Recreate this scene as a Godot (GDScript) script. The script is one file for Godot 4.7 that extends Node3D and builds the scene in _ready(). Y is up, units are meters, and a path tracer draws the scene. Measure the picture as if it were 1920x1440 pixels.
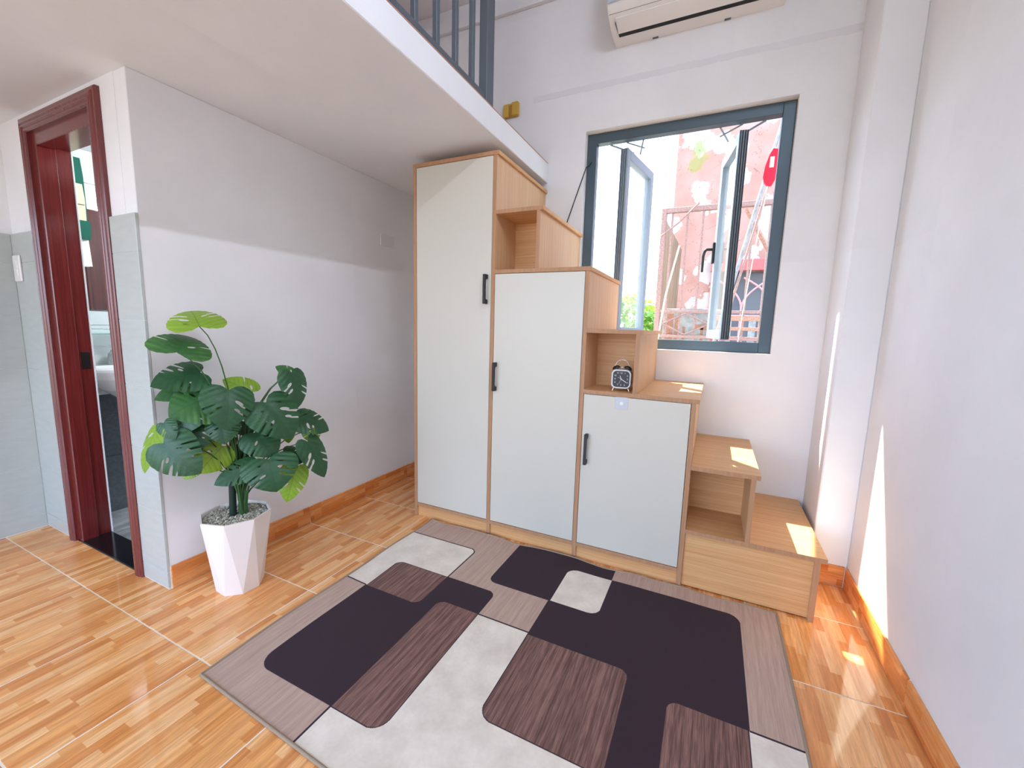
extends Node3D

# ---------- small helpers ----------
var rng := RandomNumberGenerator.new()
var M := {}
var taken := {}
var cache := {}

func V(x: float, y: float, z: float) -> Vector3:
	return Vector3(x, y, z)

func col(r: float, g: float, b: float, a := 1.0) -> Color:
	return Color(r / 255.0, g / 255.0, b / 255.0, a)

func new_st() -> SurfaceTool:
	var st := SurfaceTool.new()
	st.begin(Mesh.PRIMITIVE_TRIANGLES)
	return st

# flat convex polygon with the given outward normal
func poly(st: SurfaceTool, pts: Array, n: Vector3, uvs: Array = []) -> void:
	var c: Vector3 = (pts[2] - pts[0]).cross(pts[1] - pts[0])
	var flip := c.dot(n) < 0.0
	for i in range(1, pts.size() - 1):
		var ids := [0, i, i + 1] if not flip else [0, i + 1, i]
		for k in ids:
			st.set_normal(n)
			if uvs.size():
				st.set_uv(uvs[k])
			st.add_vertex(pts[k])

func face3(st: SurfaceTool, a: Vector3, b: Vector3, c: Vector3, away: Vector3) -> void:
	var n := (c - a).cross(b - a).normalized()
	if n.dot((a + b + c) / 3.0 - away) < 0.0:
		n = -n
	poly(st, [a, b, c], n)

# box with chamfered edges
func cbox(st: SurfaceTool, lo: Vector3, hi: Vector3, b := 0.0015) -> void:
	var c := (lo + hi) * 0.5
	var h := (hi - lo) * 0.5
	b = minf(b, minf(h.x, minf(h.y, h.z)) * 0.8)
	for ax in 3:
		var u := (ax + 1) % 3
		var w := (ax + 2) % 3
		for s in [-1.0, 1.0]:
			var n := Vector3.ZERO
			n[ax] = s
			var pts := []
			for q in [[-1, -1], [1, -1], [1, 1], [-1, 1]]:
				var p := c
				p[ax] += s * h[ax]
				p[u] += q[0] * (h[u] - b)
				p[w] += q[1] * (h[w] - b)
				pts.append(p)
			poly(st, pts, n)
		if b > 0.0:
			for s in [-1.0, 1.0]:
				for t in [-1.0, 1.0]:
					var n2 := Vector3.ZERO
					n2[u] = s
					n2[w] = t
					var e := []
					for q in [[0, -1], [0, 1], [1, 1], [1, -1]]:
						var p := c
						p[ax] += q[1] * (h[ax] - b)
						p[u] += s * (h[u] - (b if q[0] == 0 else 0.0))
						p[w] += t * (h[w] - (0.0 if q[0] == 0 else b))
						e.append(p)
					poly(st, e, n2.normalized())
	if b > 0.0:
		for sx in [-1.0, 1.0]:
			for sy in [-1.0, 1.0]:
				for sz in [-1.0, 1.0]:
					var s3 := V(sx, sy, sz)
					var p1 := c + s3 * V(h.x, h.y - b, h.z - b)
					var p2 := c + s3 * V(h.x - b, h.y, h.z - b)
					var p3 := c + s3 * V(h.x - b, h.y - b, h.z)
					poly(st, [p1, p2, p3], s3.normalized())

# round tube along points; radius one number or one per point
func tube(st: SurfaceTool, pts: Array, rad, sides := 8, caps := true) -> void:
	var rings := []
	var prev := Vector3.ZERO
	for i in pts.size():
		var d: Vector3 = (pts[mini(i + 1, pts.size() - 1)] - pts[maxi(i - 1, 0)]).normalized()
		var u: Vector3
		if prev == Vector3.ZERO:
			u = d.cross(V(0, 1, 0) if absf(d.y) < 0.9 else V(1, 0, 0)).normalized()
		else:
			u = (prev - d * prev.dot(d)).normalized()
		prev = u
		var w := d.cross(u)
		var r: float = rad[i] if rad is Array else rad
		var ring := []
		for k in sides:
			var a := TAU * k / sides
			var n := u * cos(a) + w * sin(a)
			ring.append([pts[i] + n * r, n])
		rings.append(ring)
	for i in pts.size() - 1:
		for k in sides:
			var k2 := (k + 1) % sides
			var q := [rings[i][k], rings[i][k2], rings[i + 1][k2], rings[i + 1][k]]
			var cr: Vector3 = (q[2][0] - q[0][0]).cross(q[1][0] - q[0][0])
			var order := [0, 1, 2, 0, 2, 3] if cr.dot(q[0][1]) > 0.0 else [0, 2, 1, 0, 3, 2]
			for o in order:
				st.set_normal(q[o][1])
				st.add_vertex(q[o][0])
	if caps:
		for e in [0, pts.size() - 1]:
			var n: Vector3 = (pts[0] - pts[1]).normalized() if e == 0 else (pts[-1] - pts[-2]).normalized()
			var cap := []
			for k in sides:
				cap.append(rings[e][k][0])
			poly(st, cap, n)

# turned shape about an upright axis at c: profile of (radius, height); sx/sz stretch it
func lathe(st: SurfaceTool, prof: Array, c: Vector3, sides := 24, sx := 1.0, sz := 1.0) -> void:
	for i in prof.size() - 1:
		var a: Vector2 = prof[i]
		var b: Vector2 = prof[i + 1]
		var na := Vector2(b.y - a.y, a.x - b.x).normalized()
		for k in sides:
			var t0 := TAU * k / sides
			var t1 := TAU * (k + 1) / sides
			var q := []
			for e in [[a, t0], [a, t1], [b, t1], [b, t0]]:
				var p: Vector2 = e[0]
				q.append([c + V(p.x * cos(e[1]) * sx, p.y, p.x * sin(e[1]) * sz), V(na.x * cos(e[1]), na.y, na.x * sin(e[1])).normalized()])
			var cr: Vector3 = (q[2][0] - q[0][0]).cross(q[1][0] - q[0][0])
			if cr.length() < 1e-12:
				cr = (q[3][0] - q[0][0]).cross(q[2][0] - q[0][0])
			var order := [0, 1, 2, 0, 2, 3] if cr.dot(q[0][1]) > 0.0 else [0, 2, 1, 0, 3, 2]
			for o in order:
				st.set_normal(q[o][1])
				st.add_vertex(q[o][0])

# profile of (a, b) points extruded along an axis (0 x, 1 y, 2 z); the other two axes follow in order; ends closed
func extrude(st: SurfaceTool, prof: Array, ax: int, from: float, to: float, smooth := false) -> void:
	var u := 0 if ax != 0 else 2
	var w := 1 if ax != 1 else 2
	var n := prof.size()
	var area := 0.0
	for i in n:
		var a: Vector2 = prof[i]
		var b: Vector2 = prof[(i + 1) % n]
		area += a.x * b.y - b.x * a.y
	var sgn := 1.0 if area > 0 else -1.0
	var nor := []
	for i in n:
		var d: Vector2 = prof[(i + 1) % n] - prof[i]
		nor.append(Vector2(d.y, -d.x).normalized() * sgn)
	for i in n:
		var j := (i + 1) % n
		var q := []
		var na: Vector2 = nor[i]
		var nb: Vector2 = nor[i]
		if smooth:
			if nor[i].dot(nor[(i + n - 1) % n]) > 0.6:
				na = (nor[i] + nor[(i + n - 1) % n]).normalized()
			if nor[i].dot(nor[j]) > 0.6:
				nb = (nor[i] + nor[j]).normalized()
		for e in [[i, from, na], [j, from, nb], [j, to, nb], [i, to, na]]:
			var p := Vector3.ZERO
			p[ax] = e[1]
			p[u] = prof[e[0]].x
			p[w] = prof[e[0]].y
			var nn := Vector3.ZERO
			nn[u] = e[2].x
			nn[w] = e[2].y
			q.append([p, nn])
		var cr: Vector3 = (q[2][0] - q[0][0]).cross(q[1][0] - q[0][0])
		var order := [0, 1, 2, 0, 2, 3] if cr.dot(q[0][1]) > 0.0 else [0, 2, 1, 0, 3, 2]
		for o in order:
			st.set_normal(q[o][1])
			st.add_vertex(q[o][0])
	var flat := PackedVector2Array(prof)
	var tri := Geometry2D.triangulate_polygon(flat)
	for e in [from, to]:
		var nn := Vector3.ZERO
		nn[ax] = -1.0 if e == minf(from, to) else 1.0
		for t in range(0, tri.size(), 3):
			var pts := []
			for k in 3:
				var p := Vector3.ZERO
				p[ax] = e
				p[u] = flat[tri[t + k]].x
				p[w] = flat[tri[t + k]].y
				pts.append(p)
			poly(st, pts, nn)

func numbered(called: String) -> String:
	if not taken.has(called):
		taken[called] = 0
		return called
	taken[called] += 1
	return "%s_%03d" % [called, taken[called]]

func inst(called: String, mesh: Mesh, mat: Material, parent: Node = null) -> MeshInstance3D:
	var o := MeshInstance3D.new()
	o.mesh = mesh
	if mat:
		o.material_override = mat
	if parent == null or parent == self:
		o.name = numbered(called)
		add_child(o)
	else:
		o.name = called
		parent.add_child(o, true)
	return o

func obj(called: String, st: SurfaceTool, mat: Material, parent: Node = null) -> MeshInstance3D:
	return inst(called, st.commit(), mat, parent)

func tag(o: Node, label: String, category := "", group := "", kind := "") -> void:
	if label:
		o.set_meta("label", label)
	if category:
		o.set_meta("category", category)
	if group:
		o.set_meta("group", group)
	if kind:
		o.set_meta("kind", kind)

func thing(called: String, label: String, category: String, at := Vector3.ZERO, group := "") -> Node3D:
	var o := Node3D.new()
	o.name = numbered(called)
	add_child(o)
	o.position = at
	tag(o, label, category, group)
	return o

func struct(called: String, st: SurfaceTool, mat: Material, label: String) -> MeshInstance3D:
	var o := obj(called, st, mat)
	tag(o, label, "", "", "structure")
	return o

func box_part(called: String, lo: Vector3, hi: Vector3, mat: Material, parent: Node, b := 0.0015) -> MeshInstance3D:
	var st := new_st()
	cbox(st, lo, hi, b)
	return obj(called, st, mat, parent)

func tube_part(called: String, pts: Array, rad, mat: Material, parent: Node, sides := 8) -> MeshInstance3D:
	var st := new_st()
	tube(st, pts, rad, sides)
	return obj(called, st, mat, parent)

# ---------- computed textures ----------
func tex(im: Image) -> ImageTexture:
	return ImageTexture.create_from_image(im)

func fnl(s: int, f: float, oct := 3) -> FastNoiseLite:
	var n := FastNoiseLite.new()
	n.seed = s
	n.noise_type = FastNoiseLite.TYPE_SIMPLEX_SMOOTH
	n.frequency = f
	n.fractal_octaves = oct
	return n

func img_from(w: int, h: int, data: PackedByteArray) -> Image:
	return Image.create_from_data(w, h, false, Image.FORMAT_RGB8, data)

func put3(d: PackedByteArray, at: int, c: Color) -> void:
	d[at] = clampi(int(c.r * 255.0 + 0.5), 0, 255)
	d[at + 1] = clampi(int(c.g * 255.0 + 0.5), 0, 255)
	d[at + 2] = clampi(int(c.b * 255.0 + 0.5), 0, 255)

func grain_at(n1: FastNoiseLite, n2: FastNoiseLite, n3: FastNoiseLite, u: float, v: float) -> float:
	var wob := n3.get_noise_2d(u * 0.6, v * 0.5) * 9.0
	var t1 := n1.get_noise_2d((u + wob) * 1.3, v * 0.04)
	var t2 := n2.get_noise_2d((u + wob) * 1.6, v * 0.05)
	return 0.5 + 0.5 * t1 + 0.5 * t2 + 0.3 * n2.get_noise_2d(u * 4.0, v * 0.16 + 700.0)

# laminate with long grain; along_v: the grain runs along v
func grain_image(a: Color, b: Color, s: int, along_v: bool) -> Image:
	var N := 512
	var n1 := fnl(s, 0.03)
	var n2 := fnl(s + 1, 0.12)
	var n3 := fnl(s + 2, 0.006)
	var d := PackedByteArray()
	d.resize(N * N * 3)
	for y in N:
		for x in N:
			var u := float(x if along_v else y)
			var v := float(y if along_v else x)
			# cross-faded at the ends so that the repeat leaves no seam
			var t := grain_at(n1, n2, n3, u, v)
			var w := v / N
			if w > 0.75:
				t = lerpf(t, grain_at(n1, n2, n3, u, v - N), (w - 0.75) * 4.0)
			if u > N - 48:
				t = lerpf(t, grain_at(n1, n2, n3, u - N, v if w <= 0.75 else v - N), (u - N + 48) / 48.0)
			put3(d, (y * N + x) * 3, a.lerp(b, clampf(t, 0.0, 1.0)))
	return img_from(N, N, d)

# printed strip pattern of one floor tile; strips run along v
func tile_image(s: int) -> Image:
	var N := 384
	var g := fnl(s, 0.05)
	var g2 := fnl(s + 9, 0.2)
	var r := RandomNumberGenerator.new()
	r.seed = s
	var tones := [col(232, 160, 96), col(236, 168, 104), col(225, 150, 86), col(240, 178, 118), col(232, 162, 98), col(218, 141, 79), col(244, 186, 128)]
	var ns := 14
	var cuts := []
	for i in ns:
		var l := []
		var at := r.randf_range(0.08, 0.5)
		l.append([0.0, tones[r.randi() % tones.size()]])
		while at < 0.95:
			l.append([at, tones[r.randi() % tones.size()]])
			at += r.randf_range(0.25, 0.65)
		cuts.append(l)
	var d := PackedByteArray()
	d.resize(N * N * 3)
	for y in N:
		for x in N:
			var f := float(x) / N * ns
			var i := mini(int(f), ns - 1)
			var v := float(y) / N
			var c: Color = cuts[i][0][1]
			for e in cuts[i]:
				if v >= e[0]:
					c = e[1]
			var t := 0.10 * g.get_noise_2d(x * 1.5 + i * 91.0, y * 0.07) + 0.08 * g2.get_noise_2d(x * 1.6 + i * 37.0, y * 0.08)
			c = Color(c.r * (1.0 + t), c.g * (1.0 + t * 1.3), c.b * (1.0 + t * 1.6))
			put3(d, (y * N + x) * 3, c)
	return img_from(N, N, d)

# speckled plaster / stone: blend of two colours by noise
func blend_image(a: Color, b: Color, s: int, f: float, gain := 0.8, N := 256) -> Image:
	var n := fnl(s, f, 4)
	n.noise_type = FastNoiseLite.TYPE_SIMPLEX
	var d := PackedByteArray()
	d.resize(N * N * 3)
	for y in N:
		for x in N:
			var t := clampf(0.5 + gain * n.get_noise_2d(x, y), 0.0, 1.0)
			put3(d, (y * N + x) * 3, a.lerp(b, t))
	return img_from(N, N, d)

func grey_noise(s: int, f: float, N := 256) -> ImageTexture:
	return tex(blend_image(Color(0, 0, 0), Color(1, 1, 1), s, f, 0.9, N))

# weathered pink plaster: flaked white patches, cracks and a mossy stain
func plaster_image() -> Image:
	var N := 640
	var n1 := fnl(11, 0.013, 5)
	var n2 := fnl(12, 0.02, 4)
	var n3 := fnl(13, 0.012, 4)
	var d := PackedByteArray()
	d.resize(N * N * 3)
	for y in N:
		for x in N:
			var p := n1.get_noise_2d(x, y)
			var q := n2.get_noise_2d(x, y)
			var c := col(164, 124, 110).lerp(col(172, 137, 125), clampf(0.5 + q, 0, 1))
			var fl := p + 0.25 * q
			if fl > 0.16:
				c = col(190, 180, 172).lerp(col(168, 162, 158), clampf(0.5 + q * 1.4, 0, 1))
			elif fl > 0.15:
				c = col(150, 116, 104)
			var crack := absf(n3.get_noise_2d(x * 0.8 + 300.0, y * 0.8))
			if crack < 0.0035:
				c = col(140, 106, 95)
			# mossy stain near the upper left of the wall
			var mx := (x / float(N) - 0.05) / 0.026
			var my := (y / float(N) - 0.417) / 0.05
			var m := exp(-(mx * mx + my * my)) + 0.55 * n2.get_noise_2d(x * 1.6 + 90.0, y * 1.6)
			if m > 0.5 and mx * mx + my * my < 4.0:
				c = c.lerp(col(120, 134, 62), clampf((m - 0.5) * 2.0, 0.0, 0.55))
			put3(d, (y * N + x) * 3, c)
	return img_from(N, N, d)

func in_rr(x: float, z: float, x0: float, z0: float, x1: float, z1: float, r: Array) -> bool:
	if x < x0 or x > x1 or z < z0 or z > z1:
		return false
	# r: top left, top right, bottom right, bottom left
	if r[0] > 0.0 and x < x0 + r[0] and z < z0 + r[0]:
		return Vector2(x - x0 - r[0], z - z0 - r[0]).length() < r[0]
	if r[1] > 0.0 and x > x1 - r[1] and z < z0 + r[1]:
		return Vector2(x - x1 + r[1], z - z0 - r[1]).length() < r[1]
	if r[2] > 0.0 and x > x1 - r[2] and z > z1 - r[2]:
		return Vector2(x - x1 + r[2], z - z1 + r[2]).length() < r[2]
	if r[3] > 0.0 and x < x0 + r[3] and z > z1 - r[3]:
		return Vector2(x - x0 - r[3], z - z1 + r[3]).length() < r[3]
	return true

# which of the rug's prints lies at (x, z): 0 taupe, 1 cream, 2 brown, 3 dark
func rug_at(x: float, z: float) -> int:
	var k := 0
	if in_rr(x, z, -1, 0.167, 0.51, 0.617, [0, 0.035, 0, 0]):
		k = 1
	if z > 0.557 and x > 0.568 and (x < 1.637 or z > 0.617):
		k = 1
	if in_rr(x, z, 0.238, 0.413, 0.745, 1.081, [0, 0.035, 0, 0.055]) and not (x < 0.507 and z < 0.617 and not (x > 0.46 and z > 0.57)) and not (x > 0.66 and z > 0.9):
		k = 3
	if in_rr(x, z, 0.243, 0.415, 0.507, 0.619, [0.035, 0, 0.035, 0]):
		k = 2
	if in_rr(x, z, 0.57, 0.556, 0.745, 1.083, [0.035, 0, 0.05, 0]):
		k = 2
	if in_rr(x, z, 0.675, -1, 1.147, 0.357, [0, 0, 0, 0.035]):
		k = 3
	if in_rr(x, z, 0.95, 0.1, 1.637, 0.617, [0, 0.05, 0, 0]) and (x > 1.147 or z > 0.357):
		k = 3
	if x > 1.29 and x < 1.45 and z > 0.55:
		k = 3
	if in_rr(x, z, 0.957, 0.103, 1.149, 0.354, [0.045, 0, 0.04, 0]):
		k = 1
	if in_rr(x, z, 0.95, 0.566, 1.302, 0.92, [0, 0.03, 0, 0.045]):
		k = 2
	if in_rr(x, z, 1.425, 0.617, 1.636, 0.97, [0.03, 0, 0.045, 0]):
		k = 2
	if x > 1.637 and z > 0.617:
		k = 1
	if x > 1.425 and x < 1.637 and z > 0.97:
		k = 1
	return k

func rug_image(x0: float, z0: float, x1: float, z1: float) -> Image:
	var W := 1090
	var H := int(W * (z1 - z0) / (x1 - x0))
	var n1 := fnl(31, 0.06)
	var n2 := fnl(32, 0.3)
	var n3 := fnl(33, 0.012, 4)
	var ids := PackedByteArray()
	ids.resize(W * H)
	for y in H:
		var z := z0 + (y + 0.5) / H * (z1 - z0)
		for x in W:
			ids[y * W + x] = rug_at(x0 + (x + 0.5) / W * (x1 - x0), z)
	var d := PackedByteArray()
	d.resize(W * H * 3)
	var line := col(56, 44, 50)
	for y in H:
		for x in W:
			var i := y * W + x
			var k := ids[i]
			var c: Color
			var s := 0.8 * n1.get_noise_2d(x * 1.6, y * 0.03) + 0.9 * n2.get_noise_2d(x * 1.5, y * 0.045)
			if k == 0:
				c = col(198, 170, 153).lerp(col(170, 141, 126), clampf(0.4 + 0.5 * s, 0, 1))
			elif k == 1:
				c = col(238, 226, 210).lerp(col(218, 204, 188), clampf(0.45 + 0.8 * n3.get_noise_2d(x, y) + 0.2 * n2.get_noise_2d(x * 0.3, y * 0.3), 0, 1))
			elif k == 2:
				c = col(148, 112, 101).lerp(col(92, 65, 60), clampf(0.42 + 0.75 * s, 0, 1))
			else:
				c = col(64, 49, 55).lerp(col(55, 42, 48), clampf(0.5 + 0.5 * n2.get_noise_2d(x * 2.0, y * 2.0), 0, 1))
			if k != 3:
				# printed outline where two fields meet
				for o in [2, -2, 2 * W, -2 * W]:
					var j: int = i + o
					if j >= 0 and j < W * H and ids[j] != k and ids[j] != 3 and ids[j] < k + (1 if k != 0 else 4):
						c = line
			put3(d, i * 3, c)
	return img_from(W, H, d)

# leaf blade: green with paler or darker veins
func leaf_image(base: Color, edge: Color, vein: Color, s: int) -> Image:
	var N := 192
	var n := fnl(s, 0.03)
	var d := PackedByteArray()
	d.resize(N * N * 3)
	for y in N:
		for x in N:
			var u := (x + 0.5) / N * 1.3 - 0.65
			var v := (y + 0.5) / N * 1.4 - 0.3
			var c := base.lerp(edge, clampf(absf(u) * 1.3 - 0.15 + 0.5 * n.get_noise_2d(x, y), 0, 1))
			var vv := 0.0
			vv = maxf(vv, 1.0 - absf(u) / 0.012)
			var q := fposmod(v - absf(u) * 0.62 + 0.02, 0.155)
			vv = maxf(vv, 0.75 - minf(q, 0.155 - q) / 0.012)
			put3(d, (y * N + x) * 3, c.lerp(vein, clampf(vv, 0, 1) * 0.7))
	return img_from(N, N, d)

func mat(c: Color, rough := 0.6, metal := 0.0, spec := 0.5) -> StandardMaterial3D:
	var m := StandardMaterial3D.new()
	m.albedo_color = c
	m.roughness = rough
	m.metallic = metal
	m.metallic_specular = spec
	return m

func tri(m: StandardMaterial3D, t: Texture2D, scale: Vector3) -> StandardMaterial3D:
	m.albedo_texture = t
	m.uv1_triplanar = true
	m.uv1_world_triplanar = true
	m.uv1_scale = scale
	m.uv1_triplanar_sharpness = 8.0
	return m

func relief(m: StandardMaterial3D, t: Texture2D, cm: float) -> StandardMaterial3D:
	m.heightmap_enabled = true
	m.heightmap_texture = t
	m.heightmap_scale = cm
	return m

func make_materials() -> void:
	var plaster_bump := grey_noise(5, 0.05)
	M.paint = tri(mat(Color.WHITE, 0.75, 0, 0.35), tex(blend_image(col(232, 232, 233), col(237, 237, 238), 3, 0.01)), V(0.7, 0.7, 0.7))
	relief(M.paint, plaster_bump, 0.03)
	M.ceiling = tri(mat(Color.WHITE, 0.8, 0, 0.3), tex(blend_image(col(231, 232, 235), col(236, 237, 239), 4, 0.01)), V(0.6, 0.6, 0.6))
	M.patch = mat(col(227, 226, 229), 0.8)
	M.grout = mat(col(240, 230, 214), 0.7)
	M.tiles = []
	for i in 4:
		var m := mat(Color.WHITE, 0.07, 0, 0.5)
		m.albedo_texture = tex(tile_image(100 + i * 7))
		m.texture_repeat = false
		M.tiles.append(m)
	M.skirt = mat(col(238, 214, 190), 0.2, 0, 0.5)
	M.skirt.albedo_texture = tex(tile_image(555))
	var oak_a := col(226, 182, 132)
	var oak_b := col(204, 150, 98)
	M.oak_v = tri(mat(Color.WHITE, 0.42, 0, 0.45), tex(grain_image(col(230, 194, 154), col(210, 166, 122), 41, true)), V(3.4, 0.9, 3.4))
	M.oak_h = tri(mat(Color.WHITE, 0.42, 0, 0.38), tex(grain_image(oak_a, oak_b, 61, false)), V(0.9, 3.4, 3.4))
	M.edge = tri(mat(Color.WHITE, 0.5, 0, 0.4), tex(grain_image(col(188, 144, 110), col(170, 126, 92), 81, true)), V(2.6, 1.1, 2.6))
	M.door_white = mat(col(206, 202, 190), 0.3, 0, 0.5)
	M.black_metal = mat(col(40, 40, 44), 0.42, 0.3)
	M.rug_edge = tri(mat(col(190, 178, 166), 0.95, 0, 0.2), grey_noise(77, 0.4, 64), V(30, 30, 30))
	M.rug_edge.albedo_texture = tex(blend_image(col(226, 214, 198), col(198, 184, 168), 77, 0.4, 0.8, 64))
	M.steel_grey = mat(col(92, 101, 110), 0.45, 0.2)
	M.alu = mat(col(82, 98, 108), 0.4, 0.35)
	M.alu_sash_skylit = mat(col(138, 152, 162), 0.4, 0.3)  # paler than the frame: sky light and flare put into the colour
	M.alu_light = mat(col(150, 158, 164), 0.4, 0.3)
	M.rubber = mat(col(28, 30, 32), 0.7)
	M.gasket = mat(col(48, 54, 58), 0.55)
	var g := mat(Color(0.92, 0.97, 0.97, 0.06), 0.02)
	g.transparency = BaseMaterial3D.TRANSPARENCY_ALPHA
	M.glass = g
	var gs := mat(Color(0.55, 0.85, 0.8, 0.35), 0.05)
	gs.transparency = BaseMaterial3D.TRANSPARENCY_ALPHA
	M.shelf_glass = gs
	M.mahogany = tri(mat(Color.WHITE, 0.24, 0, 0.5), tex(grain_image(col(122, 48, 44), col(96, 30, 30), 91, true)), V(3.0, 1.2, 3.0))
	M.mahogany.clearcoat_enabled = true
	M.mahogany.clearcoat = 0.5
	M.mahogany.clearcoat_roughness = 0.12
	M.granite = tri(mat(Color.WHITE, 0.12, 0, 0.5), tex(blend_image(col(16, 16, 18), col(34, 34, 38), 23, 0.3)), V(4, 4, 4))
	M.wall_tile = tri(mat(Color.WHITE, 0.2, 0, 0.5), tex(blend_image(col(184, 190, 186), col(188, 194, 190), 24, 0.02)), V(1.5, 5, 1.5))
	M.bath_light = mat(col(214, 220, 220), 0.18)
	M.bath_dark = tri(mat(Color.WHITE, 0.35, 0, 0.5), tex(blend_image(col(92, 102, 109), col(106, 115, 122), 25, 0.06)), V(2, 2, 2))
	M.marble = tri(mat(Color.WHITE, 0.22, 0, 0.5), tex(blend_image(col(205, 208, 210), col(150, 155, 160), 26, 0.02)), V(1.6, 1, 0.6))
	M.ceramic = mat(col(236, 236, 236), 0.1)
	M.chrome = mat(col(205, 208, 210), 0.12, 1.0)
	M.mirror = mat(col(230, 235, 235), 0.01, 1.0)
	M.plastic_white = mat(col(232, 231, 228), 0.35)
	M.pot = mat(col(238, 229, 222), 0.55)
	M.gravel = mat(col(176, 172, 150), 0.9)
	M.pole = tri(mat(Color.WHITE, 0.7), tex(blend_image(col(14, 48, 34), col(8, 28, 20), 27, 0.2, 0.8, 64)), V(20, 8, 20))
	M.stem = mat(col(48, 88, 40), 0.5)
	M.leaf = []
	for e in [[col(36, 80, 47), col(52, 104, 60), col(27, 62, 39)], [col(132, 166, 44), col(146, 178, 58), col(70, 108, 30)], [col(54, 102, 52), col(86, 136, 58), col(36, 78, 40)]]:
		var m := mat(Color.WHITE, 0.42, 0, 0.5)
		m.albedo_texture = tex(leaf_image(e[0], e[1], e[2], 51))
		m.texture_repeat = false
		m.backlight_enabled = true
		m.backlight = Color(0.35, 0.4, 0.2)
		M.leaf.append(m)
	M.yellow = mat(col(205, 165, 60), 0.55)
	M.yellow_dark = mat(col(168, 122, 40), 0.6)
	M.cable = mat(col(30, 28, 30), 0.6)
	M.clock_black = mat(col(34, 36, 40), 0.4)
	M.clock_dial = mat(col(52, 54, 60), 0.5)
	M.clock_white = mat(col(226, 228, 230), 0.4)
	M.sticker = mat(col(194, 198, 204), 0.3)
	M.canvas_green = mat(col(18, 92, 76), 0.85)
	M.canvas_cream = mat(col(222, 212, 180), 0.85)
	M.towel = mat(col(236, 236, 236), 0.95)
	M.brass = mat(col(60, 58, 62), 0.35, 0.7)
	M.laminate_edge = mat(col(178, 128, 104), 0.5)
	# outdoors
	M.pink = mat(Color.WHITE, 0.9, 0, 0.2)
	M.pink.albedo_texture = tex(plaster_image())
	M.concrete = tri(mat(Color.WHITE, 0.9, 0, 0.2), tex(blend_image(col(128, 124, 118), col(100, 97, 92), 28, 0.03)), V(0.8, 0.8, 0.8))
	M.rust = tri(mat(Color.WHITE, 0.75, 0.1), tex(blend_image(col(172, 142, 134), col(146, 118, 110), 29, 0.08)), V(3, 3, 3))
	M.rust_orange = tri(mat(Color.WHITE, 0.8), tex(blend_image(col(186, 146, 124), col(158, 118, 98), 30, 0.08)), V(3, 3, 3))
	M.galv = tri(mat(Color.WHITE, 0.6, 0.1), tex(blend_image(col(176, 184, 184), col(150, 154, 150), 35, 0.03)), V(2, 2, 2))
	M.old_wood = tri(mat(Color.WHITE, 0.85), tex(grain_image(col(150, 132, 112), col(108, 92, 78), 36, true)), V(4, 1, 4))
	M.red_paint = mat(col(186, 96, 92), 0.6)
	M.red_plastic = mat(col(222, 30, 60), 0.4)
	M.pink_iron = mat(col(208, 150, 148), 0.6)
	M.window_grey = mat(col(96, 104, 112), 0.25)
	M.bush = mat(col(104, 148, 60), 0.6)
	M.bush.backlight_enabled = true
	M.bush.backlight = Color(0.5, 0.6, 0.2)
	M.rope = mat(col(226, 214, 188), 0.9)
	M.blue_label = mat(col(190, 206, 222), 0.4)

const XL := -0.4307
const XD := -1.57
const XR := 2.0615
const ZB := -0.6217
const ZD := 0.994
const ZF := 3.4
const YC := 3.02
const LB := 1.93
const LT := 2.0376
const LX := 0.4966

func _ready() -> void:
	rng.seed = 7
	# ---- camera, sky, sun, lamps, exposure ----
	var cam := Camera3D.new()
	cam.name = "camera"
	add_child(cam)
	cam.position = V(1.4574, 1.0841, 1.8134)
	cam.rotation = V(-0.1367, 0.4445, 0.0277)
	cam.fov = rad_to_deg(2.0 * atan(720.0 / 782.09))
	cam.near = 0.05
	cam.far = 200.0
	cam.current = true

	var we := WorldEnvironment.new()
	we.name = "environment"
	var env := Environment.new()
	env.background_mode = Environment.BG_SKY
	var sky := Sky.new()
	var sm := ProceduralSkyMaterial.new()
	sm.sky_top_color = col(166, 197, 243)
	sm.sky_horizon_color = col(219, 233, 251)
	sm.sky_curve = 0.2
	sm.ground_bottom_color = col(150, 148, 145)
	sm.ground_horizon_color = col(200, 203, 205)
	sky.sky_material = sm
	env.sky = sky
	env.background_energy_multiplier = 4.8
	env.tonemap_mode = Environment.TONE_MAPPER_LINEAR
	env.tonemap_exposure = 1.58
	env.sdfgi_enabled = true
	env.ssao_enabled = true
	env.ssil_enabled = true
	we.environment = env
	add_child(we)

	var sun := DirectionalLight3D.new()
	sun.name = "sun"
	add_child(sun)
	sun.look_at_from_position(Vector3.ZERO, V(0.746, -1.416, 0.665), V(0, 1, 0))
	sun.light_energy = 6.0
	sun.light_color = col(255, 244, 222)
	sun.light_angular_distance = 0.55
	sun.shadow_enabled = true
	sun.sky_mode = DirectionalLight3D.SKY_MODE_LIGHT_ONLY

	make_materials()
	build_shell()
	build_window()
	build_loft_rail()
	build_doorway()
	build_bathroom()
	build_cabinet()
	build_rug()
	build_plant()
	build_clock()
	build_air_conditioner()
	build_wall_bits()
	build_lamps()
	build_outside()

# ---------- setting ----------
var uvu := Vector4.ZERO
var uvv := Vector4.ZERO

func uv_box(lo: Vector3, hi: Vector3, b: float, u: Vector4, v: Vector4) -> ArrayMesh:
	var st := new_st()
	cbox(st, lo, hi, b)
	return with_uv(st, u, v)

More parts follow.
